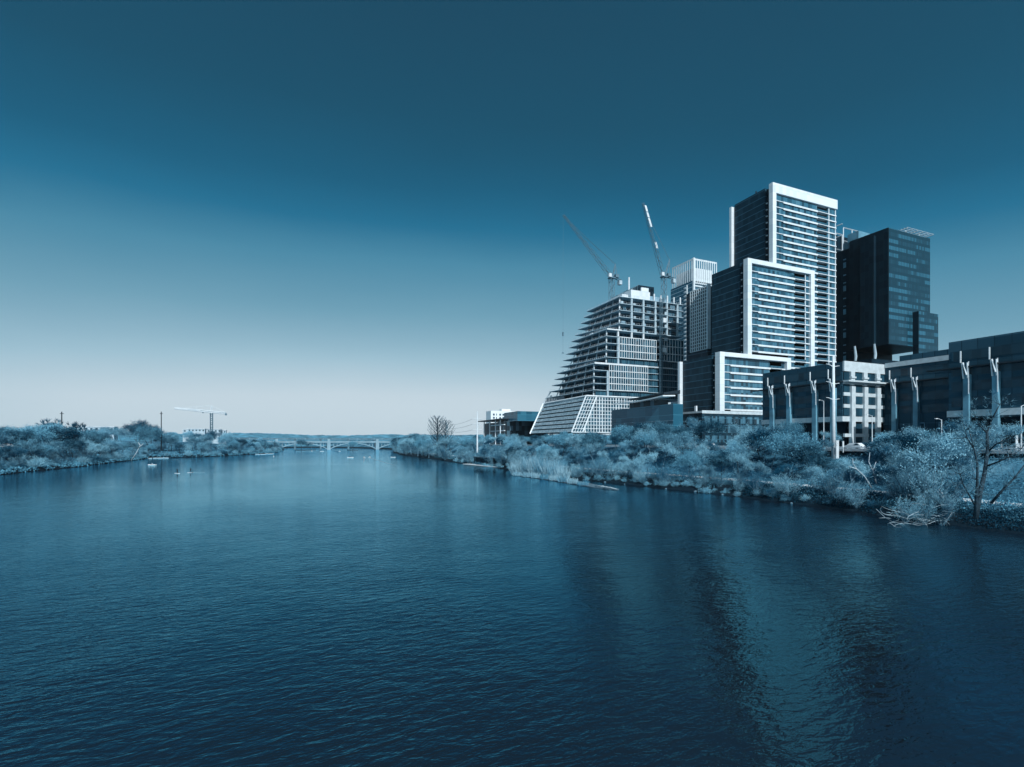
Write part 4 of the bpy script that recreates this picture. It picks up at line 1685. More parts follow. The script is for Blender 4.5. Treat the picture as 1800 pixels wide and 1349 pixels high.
for (px, Y, rr_) in ((530, 775, 9), (548, 790, 6), (620, 775, 8)):
    x, y = at(px, Y)
    m.prism([(x + rr_ * math.cos(t * .785), y + rr_ * .7 * math.sin(t * .785)) for t in range(8)], -1, .5)
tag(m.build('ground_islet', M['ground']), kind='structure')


# the big leafless tree at the right edge, hand posed
def big_bare_tree():
    x0, y0 = at(1716, 68)
    z0 = 1.4
    root = thing('bare_tree', (x0, y0, z0), 'large dark leafless tree with forked trunk leaning over the bank at the right edge', 'tree')
    r = random.Random(9)
    mb, tips = MB(), []

    def wpt(px, py, Y):
        x, y = at(px, Y)
        return Vector((x, y, CAMZ + (778 - py) * Y / 880))
    limbs = [
        ([(1714, 912, 68), (1722, 870, 68), (1731, 830, 68.5), (1736, 790, 69), (1735, 760, 69.5), (1745, 735, 70), (1757, 712, 70)], .42, .07),
        ([(1714, 908, 68), (1716, 880, 67.5), (1718, 845, 67), (1718, 815, 67), (1711, 785, 66.5), (1703, 755, 66)], .30, .05),
        ([(1736, 795, 69), (1752, 780, 68), (1770, 772, 67)], .16, .05),
        ([(1733, 820, 68.7), (1755, 812, 67), (1775, 803, 66), (1795, 790, 65.5)], .17, .05),
        ([(1742, 885, 68), (1762, 862, 67), (1782, 842, 66.5), (1803, 815, 66)], .22, .09),
        ([(1735, 762, 69.5), (1722, 748, 69), (1714, 735, 68)], .13, .04),
        ([(1711, 788, 66.5), (1700, 770, 66), (1697, 757, 65.5)], .1, .04),
        ([(1716, 893, 68), (1702, 868, 67), (1692, 850, 66), (1688, 835, 65.5)], .14, .04),
    ]
    for pts, ra, rb in limbs:
        ps = [wpt(*p) for p in pts]
        n = len(ps)
        ra, rb = ra * .78, rb * .8
        mb.tube(ps, [ra + (rb - ra) * i / (n - 1) for i in range(n)], 7)
        for i in range(1, n):
            tips += [(ps[i], (ps[i] - ps[i - 1]).normalized(), i / (n - 1))] * 2
    vs, fs = [], []
    for (p, d, t) in tips:
        for k in range(3):
            a = rvec(r)
            dd = (d * .6 + a * .8 + Vector((0, 0, .25))).normalized()
            q, pts = p.copy(), [p.copy()]
            for j in range(3):
                dd = (dd + rvec(r) * .3).normalized()
                q = q + dd * r.uniform(.4, .9)
                pts.append(q.copy())
            mb.tube(pts, [.03, .024, .016, .01], 4)
            for j in range(22):
                twig(vs, fs, r, r.choice(pts[1:]), (dd + rvec(r) * .9).normalized(), r.uniform(.25, .75), .009)
    mb.build('trunk', M['trunk'], root, True)
    c = MB()
    c.add(vs, fs)
    c.build('crown', M['twig'], root)


big_bare_tree()

# labels for the bank trees
ZONE_R = [(760, 'near the arch bridge'), (905, 'by the dock'), (1080, 'below the sail tower'), (1200, 'below the glass pavilion'),
          (1345, 'below the stepped tower'), (1450, 'below the office block'), (1560, 'near the steel pole'), (1690, 'by the dead branches'), (9999, 'at the right edge')]
ZONE_L = [(60, 'at the left edge'), (150, 'below the skyline pole'), (262, 'left of leaning trunk'), (330, 'below the dark pole'), (420, 'below the hammerhead crane'), (9999, 'towards the arch bridge')]
LOOK = {'round': 'fuzzy round tree', 'feather': 'feathery pale tree', 'bare': 'bare dark tree', 'shrub': 'leafy blue shrub', 'brush': 'wispy pale brush', 'bush': 'many-stemmed bush'}
ORD = ['first', 'second', 'third', 'fourth', 'fifth', 'sixth', 'seventh', 'eighth', 'ninth', 'tenth', 'eleventh', 'twelfth'] + [f'{i}th' for i in range(13, 60)]
buckets = {}
for (o, kind, bank, band) in TREES:
    px = col_of(o.location.x, o.location.y)
    zone = next(t for lim, t in (ZONE_R if bank == 'right' else ZONE_L) if px < lim)
    buckets.setdefault((LOOK[kind], band, zone, bank), []).append((px, o))
for (look, band, zone, bank), items in buckets.items():
    items.sort(key=lambda t: t[0])
    for i, (px, o) in enumerate(items):
        b = band.replace(' of the city bank', '')
        lab = f'{look} {b} {zone}'
        if len(items) > 1: lab += f', {ORD[i]} from left'
        tag(o, lab, 'shrub' if 'shrub' in look or 'brush' in look or 'bush' in look else 'tree',
            ('trees and shrubs on the city bank ' if bank == 'right' else 'trees and shrubs on the left bank ') + b)
for ps in PROTO.values():
    for p in ps:
        if p.name not in USED:
            for c in kids(p): bpy.data.objects.remove(c)
            bpy.data.objects.remove(p)


# undergrowth: nobody could count it
def undergrowth(name, seed, n, sampler, mat, size0, size1):
    r = random.Random(seed)
    vs, fs = [], []
    for _ in range(n):
        x, y = sampler(r)
        z = height(x, y)
        if z < .15: continue
        Y = depth(x, y)
        if Y < 30: continue
        cl = noise.noise(Vector((x * .15, y * .15, seed)))
        if cl < -.25: continue
        s = r.uniform(size0, size1)
        p = Vector((x, y, z + r.random() ** 2 * (.8 + .8 * max(0, cl))))
        a = rvec(r)
        b = a.cross(rvec(r))
        if b.length < .1: continue
        b = b.normalized() * s * .35
        a = (a + Vector((0, 0, .5))).normalized() * s * .5
        i = len(vs)
        vs += [p - a, p - b, p + a, p + b]
        fs.append((i, i + 1, i + 2, i + 3))
    m = MB()
    m.add(vs, fs)
    return tag(m.build(name, mat), kind='stuff')


def samp_r(r):
    y = 30 + 330 * r.random() ** 1.5
    s = r.choice((r.uniform(2.5, 11), r.uniform(18, 35), r.uniform(18, 35), r.uniform(10.5, 13.0), r.uniform(16.0, 18.5)))
    return rshore(y) + s, y


def samp_l(r):
    y = 200 + 600 * r.random() ** 1.4
    return lshore(y) - r.uniform(.3, 60) * r.random(), y


undergrowth('undergrowth', 3, 90000, samp_r, M['brush'], .14, .40)
undergrowth('undergrowth', 4, 30000, samp_l, M['brush'], .6, 1.4)

undergrowth('dark_undergrowth', 6, 26000, lambda r: ((lambda yy: (rshore(yy) + r.uniform(.2, 10), yy))(28 + r.random() * 60)), M['leafdark'], .12, .34)  # shade of the near bank put into the leaf colour

# woods far beyond the bridges
r = random.Random(8)
vs, fs = [], []
for _ in range(5200):
    Y = r.uniform(880, 2300)
    px = r.uniform(380, 1000)
    x, y = at(px, Y)
    z = 4 + 12 * min(1, (Y - 880) / 900)
    if lshore(y) - 5 < x < rshore(y) + 5 and y < 1200: continue
    hgt = r.uniform(3, 7)
    for k in range(4):
        p = Vector((x + r.gauss(0, 3), y + r.gauss(0, 3), z + r.uniform(0, hgt)))
        a, b = rvec(r) * r.uniform(1.2, 2.6), rvec(r) * r.uniform(1.2, 2.2)
        i = len(vs)
        vs += [p - a, p - b, p + a, p + b]
        fs.append((i, i + 1, i + 2, i + 3))
m = MB()
m.add(vs, fs)
tag(m.build('distant_woods', M['leaf']), kind='stuff')

# ------------------------------------------------------------------ reed islet, driftwood, dead branches
m = MB()
isl = [at(px, Y) for px, Y in ((900, 184), (930, 172), (960, 160), (1000, 146), (1040, 133), (1086, 125), (1088, 127), (1050, 139), (1010, 156), (985, 169), (950, 186), (915, 194))]
m.prism(isl[::1], -1.0, .22)
tag(m.build('sandbar_ground', M['rock']), kind='structure')
rr = random.Random(14)
reeds = [(908, 184, 6.0), (918, 182, 7.2), (930, 180, 8.2), (942, 176, 8.6), (954, 174, 8.2), (966, 170, 7.4), (978, 166, 6.6), (990, 162, 5.2),
         (909, 179, 1.7), (925, 173, 2.0), (941, 168, 2.2), (957, 162, 2.0), (973, 157, 2.0), (989, 151, 2.2), (1006, 145, 1.8), (1024, 139, 1.3)]
for i, (px, Y, h) in enumerate(reeds):
    x, y = at(px, Y)
    vs, fs = [], []
    for k in range(300 if h > 5 else 220):
        a, t = rr.uniform(0, 6.283), math.sqrt(rr.random())
        w_ = 2.0 if h > 5 else 1.5
        p = Vector((x + math.cos(a) * t * w_, y + math.sin(a) * t * w_, .1))
        d = Vector((math.cos(a) * t * .28 + rr.gauss(0, .1), math.sin(a) * t * .28 + rr.gauss(0, .1), 1)).normalized()
        twig(vs, fs, rr, p, d, h * rr.uniform(.45, 1.0), .05)
    c = MB()
    c.add(vs, fs)
    tall = h > 5
    ti = i if tall else i - 8
    tag(c.build('reed_clump', M['reed']), ('tall pale reed clump on the sandbar' if tall else 'low straw-pale grass tuft at the sandbar edge') + f', {ORD[ti]} from left' , 'reeds', 'reeds on the sandbar' if tall else 'low tufts on the sandbar')
# fix ordinal wording of the low tufts by their real order
low = sorted([(col_of(*at(px, Y)), i) for i, (px, Y, h) in enumerate(reeds) if h <= 5])


def branch_pile(name, label, pts_list, mat, r0=.09):
    m = MB()
    for pts in pts_list: m.tube(pts, [r0 * (1 - .7 * i / (len(pts) - 1)) for i in range(len(pts))], 5)
    return tag(m.build(name, mat, smooth=True), label, 'driftwood')


def wp(px, py, Y):
    x, y = at(px, Y)
    return (x, y, CAMZ + (778 - py) * Y / 880)


logs = []
for (px0, px1, Y0, Y1) in ((1046, 1066, 133, 129), (1055, 1078, 131, 127.5), (1062, 1084, 129, 126), (1050, 1070, 132, 130)):
    a, b = at(px0, Y0), at(px1, Y1)
    mx = ((a[0] + b[0]) / 2, (a[1] + b[1]) / 2)
    logs.append([(a[0], a[1], .3), (mx[0], mx[1], .55), (b[0], b[1], .25)])
branch_pile('driftwood_log', 'pale driftwood lying at the pointed end of the sandbar', logs, M['driftwood'], .2)
dead = []
for k in range(34):
    Y = 73 + rr.uniform(-2.2, 1.4)
    q = [1556 + rr.random() * 108, 922 - rr.random() ** 1.6 * 26]
    ang = rr.gauss(.12, .38) + (math.pi if rr.random() < .35 else 0)
    curl = rr.gauss(0, .16)
    n = rr.randint(4, 8)
    stp = rr.uniform(3.5, 7.5)
    pts = []
    for j in range(n):
        pts.append(wp(min(1679, max(1545, q[0])), min(927, q[1]), Y - .25 * j))
        q[0] += math.cos(ang) * stp
        q[1] -= math.sin(ang) * stp * .7
        ang += curl + rr.gauss(0, .22)
    dead.append(pts)
dead.append([wp(1628, 905, 73), wp(1640, 893, 72.5), wp(1655, 888, 72), wp(1668, 887, 72)])
dead.append([wp(1590, 888, 75), wp(1612, 885, 74), wp(1632, 889, 74)])
dead.append([wp(1655, 925, 72), wp(1666, 912, 72), wp(1673, 902, 72), wp(1675, 895, 72)])
dead.append([wp(1540, 895, 76), wp(1556, 910, 75), wp(1575, 921, 74), wp(1600, 921, 73.5)])
dead.append([wp(1660, 924, 72), wp(1664, 918, 72), wp(1665, 930, 71.5)])
branch_pile('dead_branches', 'tangle of bleached dead branches lying in the water at the right bank', dead, M['deadwood'], .042)
for (lab, limbs) in (('pale leafless sapling with forked white stem above the path left of the dead branches',
                      ([(1532, 858, 90), (1520, 838, 90), (1506, 825, 90), (1499, 815, 90), (1499, 806, 90)], [(1506, 825, 90), (1492, 820, 90)])),
                     ('pale crooked bare sapling with tall white stem right of the steel pole',
                      ([(1540, 850, 94), (1534, 828, 94), (1527, 812, 94), (1529, 796, 94)], [(1534, 828, 94), (1540, 812, 94)])),
                     ('white bare stems rising just above the dead branches by the big tree',
                      ([(1662, 880, 80), (1657, 868, 80), (1650, 860, 80)], [(1660, 875, 80), (1663, 862, 80), (1672, 850, 80)], [(1662, 878, 80), (1655, 872, 80), (1645, 862, 80)]))):
    branch_pile('bare_sapling', lab, [[wp(*p) for p in l] for l in limbs], M['palebark'], .14)['category'] = 'tree'
branch_pile('leaning_trunk', 'white leaning bare trunk at the waterline of the left bank', [[wp(231, 810, 330), wp(240, 796, 330), wp(247, 782, 330)], [wp(244, 788, 330), wp(252, 780, 330)], [wp(247, 784, 330), wp(243, 778, 330)]], M['palebark'], .45)['category'] = 'tree'

# stones along the waterline
for i in range(12):
    y = 70 + i * 8.3 + rr.uniform(-1, 1)
    x = rshore(y) + rr.uniform(-.6, .8)
    s = rr.uniform(.18, .42)
    vs = []
    m = MB()
    n = 7
    for j, (zf, rf) in enumerate(((-.5, .8), (0, 1), (.45, .75), (.65, .25))):
        for k in range(n):
            a = 6.283 * k / n
            q = rf * s * (1 + .35 * noise.noise(Vector((i * 3.3, k * 1.7, j))))
            vs.append((x + q * 1.4 * math.cos(a), y + q * math.sin(a), zf * s + .1))
    fs = [(j * n + k, j * n + (k + 1) % n, (j + 1) * n + (k + 1) % n, (j + 1) * n + k) for j in range(3) for k in range(n)] + [tuple(3 * n + k for k in range(n))]
    m.add(vs, fs)
    tag(m.build('bank_stone', M['rock']), 'small pale stone at the waterline of the city bank', 'stone', 'stones along the waterline of the city bank')

# ------------------------------------------------------------------ dock, boathouse, left bank buildings
root = thing('boathouse', (86, 262, 0), 'dark low boathouse under the trees above the pale dock edge', 'boathouse')
xa, ya = at(833, 268)
xb, yb = at(892, 236)
b = MB()
b.prism([(xa, ya), (xb, yb), (xb + 5, yb + 1), (xa + 5, ya + 1)], .8, 4.2)
b.build('wall', M['interior'], root)
b = MB()
b.prism([(xa - .8, ya), (xb - .8, yb), (xb + 6, yb + 1), (xa + 6, ya + 1)], 4.2, 4.6)
b.build('roof', M['steel'], root)
dk = MB()
dk.prism([(xa - 5, ya + 4), (xb - 4, yb - 4), (xb - 1.2, yb - 3), (xa - 1.2, ya + 4)], .15, .5)
tag(dk.build('dock', M['slab']), 'long pale floating dock in front of the dark boathouse', 'dock')


def left_house(px, Y, z0, w, d, h, label, flat=True):
    x, y = at(px, Y)
    top = z0 + h
    z0 = height(x, y) - .5
    h = top - z0
    root = thing('house', (x, y, z0), label, 'building')
    MB().box(x - w / 2, x + w / 2, y, y + d, z0, z0 + h).build('wall', M['concrete'], root)
    MB().box(x - w / 2 - .6, x + w / 2 + .6, y - .6, y + d + .6, z0 + h, z0 + h + .5).build('roof', M['steel'] if not flat else M['white'], root)
    n = max(2, int(w / 4))
    for k in range(n):
        q = x - w / 2 + (k + .3) * w / n
        MB().box(q, q + w / n * .45, y - .08, y - .01, top - 3.2, top - 1.2).build('window', M['officeglass'], root)
    return root


left_house(165, 520, 24.2, 34, 12, 4.0, 'long low white house on the left skyline right of the thin pole')
left_house(345, 740, 24, 22, 12, 8, 'white boxy building left of the hammerhead crane mast')
left_house(376, 735, 24, 18, 12, 7, 'grey white building site block at the foot of the hammerhead crane')
left_house(328, 760, 24, 10, 10, 7.5, 'narrow white building on the skyline between dark pole and crane')
left_house(392, 745, 24, 8, 8, 6, 'small pale hut right of the hammerhead crane')
x, y = at(2, 225)
root = thing('shelter', (x, y, 5), 'flat white roofed shelter among the trees at the left edge', 'shelter')
MB().box(x - 8, x + 6, y - 4, y + 4, 9.2, 11.4).build('roof', M['white'], root)
for dx in (-7, -1, 5): MB().box(x + dx, x + dx + .5, y - 3, y - 2.5, 4, 9.2).build('post', M['palesteel'], root)
MB().box(x - 7, x + 5, y, y + 3, 4, 9.2).build('wall', M['interior'], root)
for i, (px, Y, wd) in enumerate(((258, 372, 7), (283, 380, 10), (458, 500, 9), (474, 520, 8))):
    x, y = at(px, Y)
    m = MB()
    m.prism([(x - wd / 2, y - 2), (x + wd / 2, y - 1), (x + wd / 2, y + 2), (x - wd / 2, y + 1)], -.5, .4)
    tag(m.build('landing_stage', M['concrete']), ['short white landing stage behind the paddle boat', 'long white landing stage right of the leaning trunk', 'white bank ledge at the left bend of the river', 'bright white ledge farthest along the left bank'][i], 'landing stage')

# ------------------------------------------------------------------ poles, lamps, guard rail, wires
x, y = at(1465, 120.5)
root = thing('transmission_pole', (x, y, 8), 'tall tapering pale steel power pole rising in front of the low office building', 'pole')
MB().tube([(x, y, 8), (x, y, 20), (x, y, 32.7)], [.46, .38, .26], 12).build('pole', M['palesteel'], root, True)
b = MB()
for z, s in ((30.2, -1), (26.0, -1), (22.2, -1)):
    b.tube([(x, y, z), (x - 1.6, y, z + .45), (x - 2.6, y, z + .55)], [.12, .09, .05], 6)
    b.tube([(x, y, z), (x + 1.6, y, z + .3), (x + 2.2, y, z + .35)], [.1, .07, .05], 6)
b.build('cross_arm', M['palesteel'], root)
MB().box(x + .45, x + 1.4, y - .4, y + .4, 8.0, 12.5).build('meter_cabinet', M['palesteel'], root)

x2, y2 = at(839, 290)
root = thing('transmission_pole', (x2, y2, 8), 'slim white power pole with three cross arms left of the library', 'pole')
MB().tube([(x2, y2, 6), (x2, y2, CAMZ + 54 * 290 / 880)], [.5, .28], 8).build('pole', M['palesteel'], root)
b = MB()
for py in (737, 746, 756):
    z = CAMZ + (778 - py) * 290 / 880
    b.bar((x2 - 3, y2, z), (x2 + 3, y2, z), .22)
b.build('cross_arm', M['palesteel'], root)
xt, yt = at(786, 372)
for i, (pa, pb) in enumerate(((737, 747), (746, 753), (756, 758))):
    za, zb_ = CAMZ + (778 - pa) * 290 / 880, CAMZ + (778 - pb) * 372 / 880
    pts = []
    for k in range(9):
        t = k / 8
        pts.append((x2 - 3 + (xt - x2 + 3) * t, y2 + (yt - y2) * t, za + (zb_ - za) * t - 4.5 * t * (1 - t)))
    tag(MB().tube(pts, .07, 4).build('power_line', M['steel']), ['topmost', 'middle', 'lowest'][i] + ' of three sagging power lines left of the slim white pole', 'wire', 'sagging power lines')
b = MB()
for dx, dy in ((-1, 0), (1, 0)):
    b.bar((xt + dx * 1.4, yt, 8), (xt + dx * .3, yt, CAMZ + 33 * 372 / 880), .25)
for k in range(5): b.bar((xt - 1.2 + k * .2, yt, 10 + k * 3), (xt + 1.2 - k * .2, yt, 12 + k * 3), .15)
tag(b.build('lattice_pylon', M['steel']), 'thin lattice pylon close right of the tall bare tree', 'pylon')
for (px, Y, py0, py1, lab) in ((108.5, 330, 724, 765, 'thin dark pole on the left skyline beside the bare umbrella tree'), (283.5, 400, 724, 765, 'dark straight utility pole on the left bank left of the hammerhead crane')):
    x, y = at(px, Y)
    root = thing('utility_pole', (x, y, 6), lab, 'pole')
    MB().tube([(x, y, 5), (x, y, CAMZ + (778 - py0) * Y / 880)], [.42, .3], 8).build('pole', M['dark'], root)
    MB().box(x - 1, x + 1, y - .1, y + .1, CAMZ + (778 - py0 - 4) * Y / 880, CAMZ + (778 - py0 - 3) * Y / 880).build('cross_arm', M['dark'], root)


def lamp(px, Y, top, base, label, arm=-1.8):
    x, y = at(px, Y)
    z0, z1 = 10.1, CAMZ + (778 - top) * Y / 880
    root = thing('street_lamp', (x, y, z0), label, 'street lamp', 'street lamps along the road')
    MB().tube([(x, y, z0), (x, y, z1)], [.14, .08], 8).build('pole', M['palesteel'], root)
    MB().tube([(x, y, z1 - .1), (x + arm * .5, y, z1 + .15), (x + arm, y, z1 + .2)], .05, 5).build('arm', M['palesteel'], root)
    MB().box(x + arm - .5, x + arm + .1, y - .15, y + .15, z1 + .1, z1 + .26).build('lamp_head', M['white'], root)


lamp(1533, 128, 731, 780, 'thin street lamp in front of the sunlit limestone end')
lamp(1795, 92, 714, 790, 'tall pale street lamp at the right edge of the frame', 1.6)
lamp(1448, 150, 705, 790, 'street lamp just left of the tall steel pole')
lamp(1655, 110, 738, 790, 'street lamp in front of the recessed middle block')
for i, (px, Y, top, wd, lab) in enumerate(((1706, 97, 764, .25, 'short white post by the road left of the big bare tree'), (1760, 95, 766, .3, 'white tapered post by the road right of the big bare tree'),
                                           (1787, 94, 766, .75, 'narrow white upright sign by the road near the right edge'), (1482, 118, 776, .5, 'small pale post at the foot of the steel pole'),
                                           (1398, 150, 763, .2, 'thin white post in front of the bus'), (1335, 160, 777, .3, 'short white post left of the bus'))):
    x, y = at(px, Y)
    m = MB()
    m.box(x - wd / 2, x + wd / 2, y - .06, y + .06, 10.9, CAMZ + (778 - top) * Y / 880)
    m.box(x - .08, x + .08, y - .07, y + .07, 9.6, 10.9)
    tag(m.build('sign_post', M['palesteel']), lab, 'post')
root = thing('guard_rail', (ROADX - 8.2, 80, 10), 'long pale guard rail along the river side of the road', 'guard rail')
b = MB()
b.box(ROADX - 8.25, ROADX - 8.1, 30, 230, 10.75, 11.0)
b.box(ROADX - 8.25, ROADX - 8.1, 30, 230, 10.4, 10.55)
b.build('rail', M['palesteel'], root)
b = MB()
for k in range(67): b.box(ROADX - 8.1, ROADX - 8.0, 30 + k * 3, 30.12 + k * 3, 9.8, 11.05)
b.build('post', M['palesteel'], root)


# ------------------------------------------------------------------ vehicles
def car_proto(name, L_, W, H, hood, paint):
    root = thing(name, (0, 0, 0))
    g = .22
    prof = [(-L_ / 2, g), (L_ / 2, g), (L_ / 2, .62), (L_ / 2 - .1, .8), (L_ / 2 - hood, .95), (L_ / 2 - hood - .75, H), (-L_ / 2 + .75, H), (-L_ / 2 + .12, 1.0), (-L_ / 2, .7)]
    m = MB()
    n = len(prof)
    vs = []
    for s in (-1, 1):
        for (y, z) in prof: vs.append((s * W / 2 * (1 if z < 1.0 else .86), y, z))
    m.add(vs, [tuple(range(n)), tuple(range(2 * n - 1, n - 1, -1))] + [(i, n + i, n + (i + 1) % n, (i + 1) % n) for i in range(n)])
    m.build('body', paint, root)
    for s in (-1, 1):
        q = MB()
        x = s * W / 2 * .93
        q.add([(x, L_ / 2 - hood - .15, 1.0), (x, -L_ / 2 + .35, 1.0), (s * W / 2 * .885, -L_ / 2 + .85, H - .1), (s * W / 2 * .885, L_ / 2 - hood - .75, H - .1)], [(0, 1, 2, 3)])
        q.build('side_window', M['officeglass'], root)
    for s in (-1, 1):
        for y in (-L_ / 2 + .8, L_ / 2 - .85):
            q = MB().tube([(s * (W / 2 - .18), y, .33), (s * (W / 2 + .02), y, .33)], .33, 12)
            wh = q.build('wheel', M['tyre'], root)
    q = MB()
    for s in (-1, 1): q.box(s * W * .33 - .16, s * W * .33 + .16, -L_ / 2 - .03, -L_ / 2 + .02, .66, .8)
    q.build('tail_light', M['dark'], root)
    return root


pw = car_proto('parked_car', 4.5, 1.8, 1.5, 1.1, M['paint'])
pb = car_proto('parked_car', 4.7, 1.85, 1.7, 1.0, M['bluepaint'])
memo2 = {pw.name: kids(pw), pb.name: kids(pb)}
first = set()
cars = [(1603, 0, 'white car leftmost on the road behind the shrubs right of centre'), (1624, 0, 'white car on the road in the gap below the middle block'), (1643, 0, 'white car right of the gap on the road below the middle block'),
        (1500, 0, 'white car on the road just right of the steel pole'), (1520, 1, 'dark blue car behind the white car right of the steel pole'),
        (1683, 1, 'dark blue car left of the big bare tree on the road'), (1793, 0, 'white car on the road at the right edge of the frame'),
        (1212, 0, 'small white car on the road below the stepped tower'), (1310, 1, 'dark blue car on the road left of the bus'), (1245, 0, 'white car farther along the road below the podium building')]
for px, kd, lab in cars:
    p = pb if kd else pw
    xx = ROADX - 3.2 if kd == 0 else ROADX + 3.2
    if p.name in first: c = copy_tree(p, None, memo2)
    else:
        c = p
        first.add(p.name)
    c.location = (xx, y_on(px, xx), 10.33)
    tag(c, lab, 'car', 'cars on the riverside road')
xx = ROADX + 3.2
yb_ = y_on(1383, xx)
root = thing('bus', (xx, yb_, 10.33), 'long white bus on the road below the dark left office block', 'bus')
MB().box(xx - 1.25, xx + 1.25, yb_ - 6, yb_ + 6, 10.75, 13.4).build('body', M['paint'], root)
for k in range(7): MB().box(xx - 1.28, xx - 1.24, yb_ - 5.6 + k * 1.6, yb_ - 4.2 + k * 1.6, 11.7, 12.8).build('window', M['officeglass'], root)
MB().box(xx - 1.1, xx + 1.1, yb_ - 6.03, yb_ - 5.99, 11.6, 13.0).build('windscreen', M['officeglass'], root)
for y in (yb_ - 4, yb_ + 3.6):
    for s in (-1, 1): MB().tube([(xx + s * 1.0, y, 10.83), (xx + s * 1.3, y, 10.83)], .5, 12).build('wheel', M['tyre'], root)


# ------------------------------------------------------------------ people and boats
def person(name, loc, rot, label, pose, mat_top, group=None):
    """one continuous skinned body; clothing as children. pose: list of joints"""
    me = bpy.data.meshes.new(name)
    J, Ed, Rd = pose
    me.from_pydata(J, Ed, [])
    o = bpy.data.objects.new(name, me)
    COL.objects.link(o)
    me.materials.append(mat_top)
    sk = o.modifiers.new('skin', 'SKIN')
    sl = me.skin_vertices[0].data if me.skin_vertices else None
    if sl is None:
        me.attributes
    return o


def body_mesh(stand=True, stride=.25, sit=False, arms='down'):
    """tapered limbs joined into one surface by a voxel-free overlap of smooth tubes"""
    m = MB()
    hip = .92 if not sit else .25
    sh = hip + .52
    for s in (-1, 1):
        if sit: leg = [(s * .1, 0, hip), (s * .14, .42, hip + .16), (s * .14, .80, hip - .05)]
        else: leg = [(s * .09, 0, hip), (s * .11, .04 + s * stride * .35, .5), (s * .12, s * stride, .07)]
        m.tube(leg, [.095, .07, .045], 7)
        f = leg[-1]
        m.tube([(f[0], f[1] - .05, f[2] - .02), (f[0], f[1] + .17, f[2] - .03)], [.045, .035], 6)
        if arms == 'down': arm = [(s * .2, 0, sh - .04), (s * .25, -s * stride * .4, sh - .32), (s * .24, .06 - s * stride * .6, sh - .56)]
        else: arm = [(s * .2, 0, sh - .04), (s * .28, .18, sh - .25), (s * .12, .42, sh - .22 + s * .1)]
        m.tube(arm, [.055, .045, .03], 6)
        m.tube([arm[-1], (arm[-1][0], arm[-1][1] + .03, arm[-1][2] - .1)], [.035, .02], 5)
    m.tube([(0, 0, hip - .05), (0, 0, hip + .2), (0, .01, hip + .42), (0, .01, sh + .03)], [.14, .13, .17, .09], 9)
    m.tube([(0, .01, sh), (0, .02, sh + .12)], [.055, .05], 7)
    m.tube([(0, .02, sh + .08), (0, .03, sh + .14), (0, .03, sh + .24), (0, .02, sh + .31)], [.05, .09, .10, .045], 8)
    return m, sh


def make_person(loc, rot, label, top, legs, sit=False, arms='down', stride=.2, group=None):
    root = thing('person', loc, label, 'person', group)
    root.rotation_euler = (0, 0, rot)
    m, sh = body_mesh(sit=sit, arms=arms, stride=stride)
    me_root = root.location.copy()
    m.v = [(x + loc[0], y + loc[1], z + loc[2]) for x, y, z in m.v]
    m.build('body', legs, root, True)
    t = MB().tube([(0, 0, sh - .52), (0, 0, sh - .3), (0, .01, sh - .1), (0, .01, sh + .01)], [.16, .15, .195, .10], 9)
    for s in (-1, 1):
        t.tube([(s * .17, 0, sh - .03), (s * .26, .02 if arms == 'down' else .1, sh - .22)], [.075, .06], 7)
    t.v = [(x + loc[0], y + loc[1], z + loc[2]) for x, y, z in t.v]
    t.build('shirt', top, root, True)
    h = MB().tube([(0, .0, sh + .17), (0, 0, sh + .26), (0, .0, sh + .335)], [.105, .112, .05], 8)
    h.v = [(x + loc[0], y + loc[1], z + loc[2]) for x, y, z in h.v]
    h.build('hair', M['cloth'], root, True)
    return root


def board(px, Y, label_board, label_person, top, rot):
    x, y = at(px, Y)
    n = 18
    m = MB()
    c, s = math.cos(rot), math.sin(rot)
    pts = []
    for k in range(n):
        a = 6.283 * k / n
        u, v = .42 * math.cos(a), 1.7 * math.sin(a)
        pts.append((x + u * c - v * s, y + u * s + v * c))
    m.prism(pts, -.02, .14)
    tag(m.build('paddleboard', M['white']), label_board, 'paddleboard')
    make_person((x, y, .14), rot, label_person, top, M['cloth'], arms='fwd', stride=.12)
    p = MB().tube([(x + .35 * c - .3 * s, y + .35 * s + .3 * c, 1.5), (x + .6 * c - .5 * s, y + .6 * s + .5 * c, -.1)], .03, 5)
    p.hexa([(x + .55 * c - .5 * s - .12, y + .6 * s + .5 * c, .3), (x + .55 * c - .5 * s + .12, y + .6 * s + .5 * c, .3), (x + .55 * c - .5 * s + .12, y + .63 * s + .5 * c + .03, .3), (x + .55 * c - .5 * s - .12, y + .63 * s + .5 * c + .03, .3)],
           [(x + .6 * c - .5 * s - .12, y + .6 * s + .5 * c, -.1), (x + .6 * c - .5 * s + .12, y + .6 * s + .5 * c, -.1), (x + .6 * c - .5 * s + .12, y + .6 * s + .5 * c + .03, -.1), (x + .6 * c - .5 * s - .12, y + .6 * s + .5 * c + .03, -.1)])
    tag(p.build('paddle', M['dark']), label_board.replace('paddleboard', 'paddle of the paddler on the board'), 'paddle')


board(311.5, 193, 'left white paddleboard of the two near the left bank', 'standing person in dark top on the left paddleboard', M['cloth'], R(40))
board(335, 198, 'right white paddleboard of the two near the left bank', 'standing person in dark clothes on the right paddleboard', M['cloth'], R(-28))


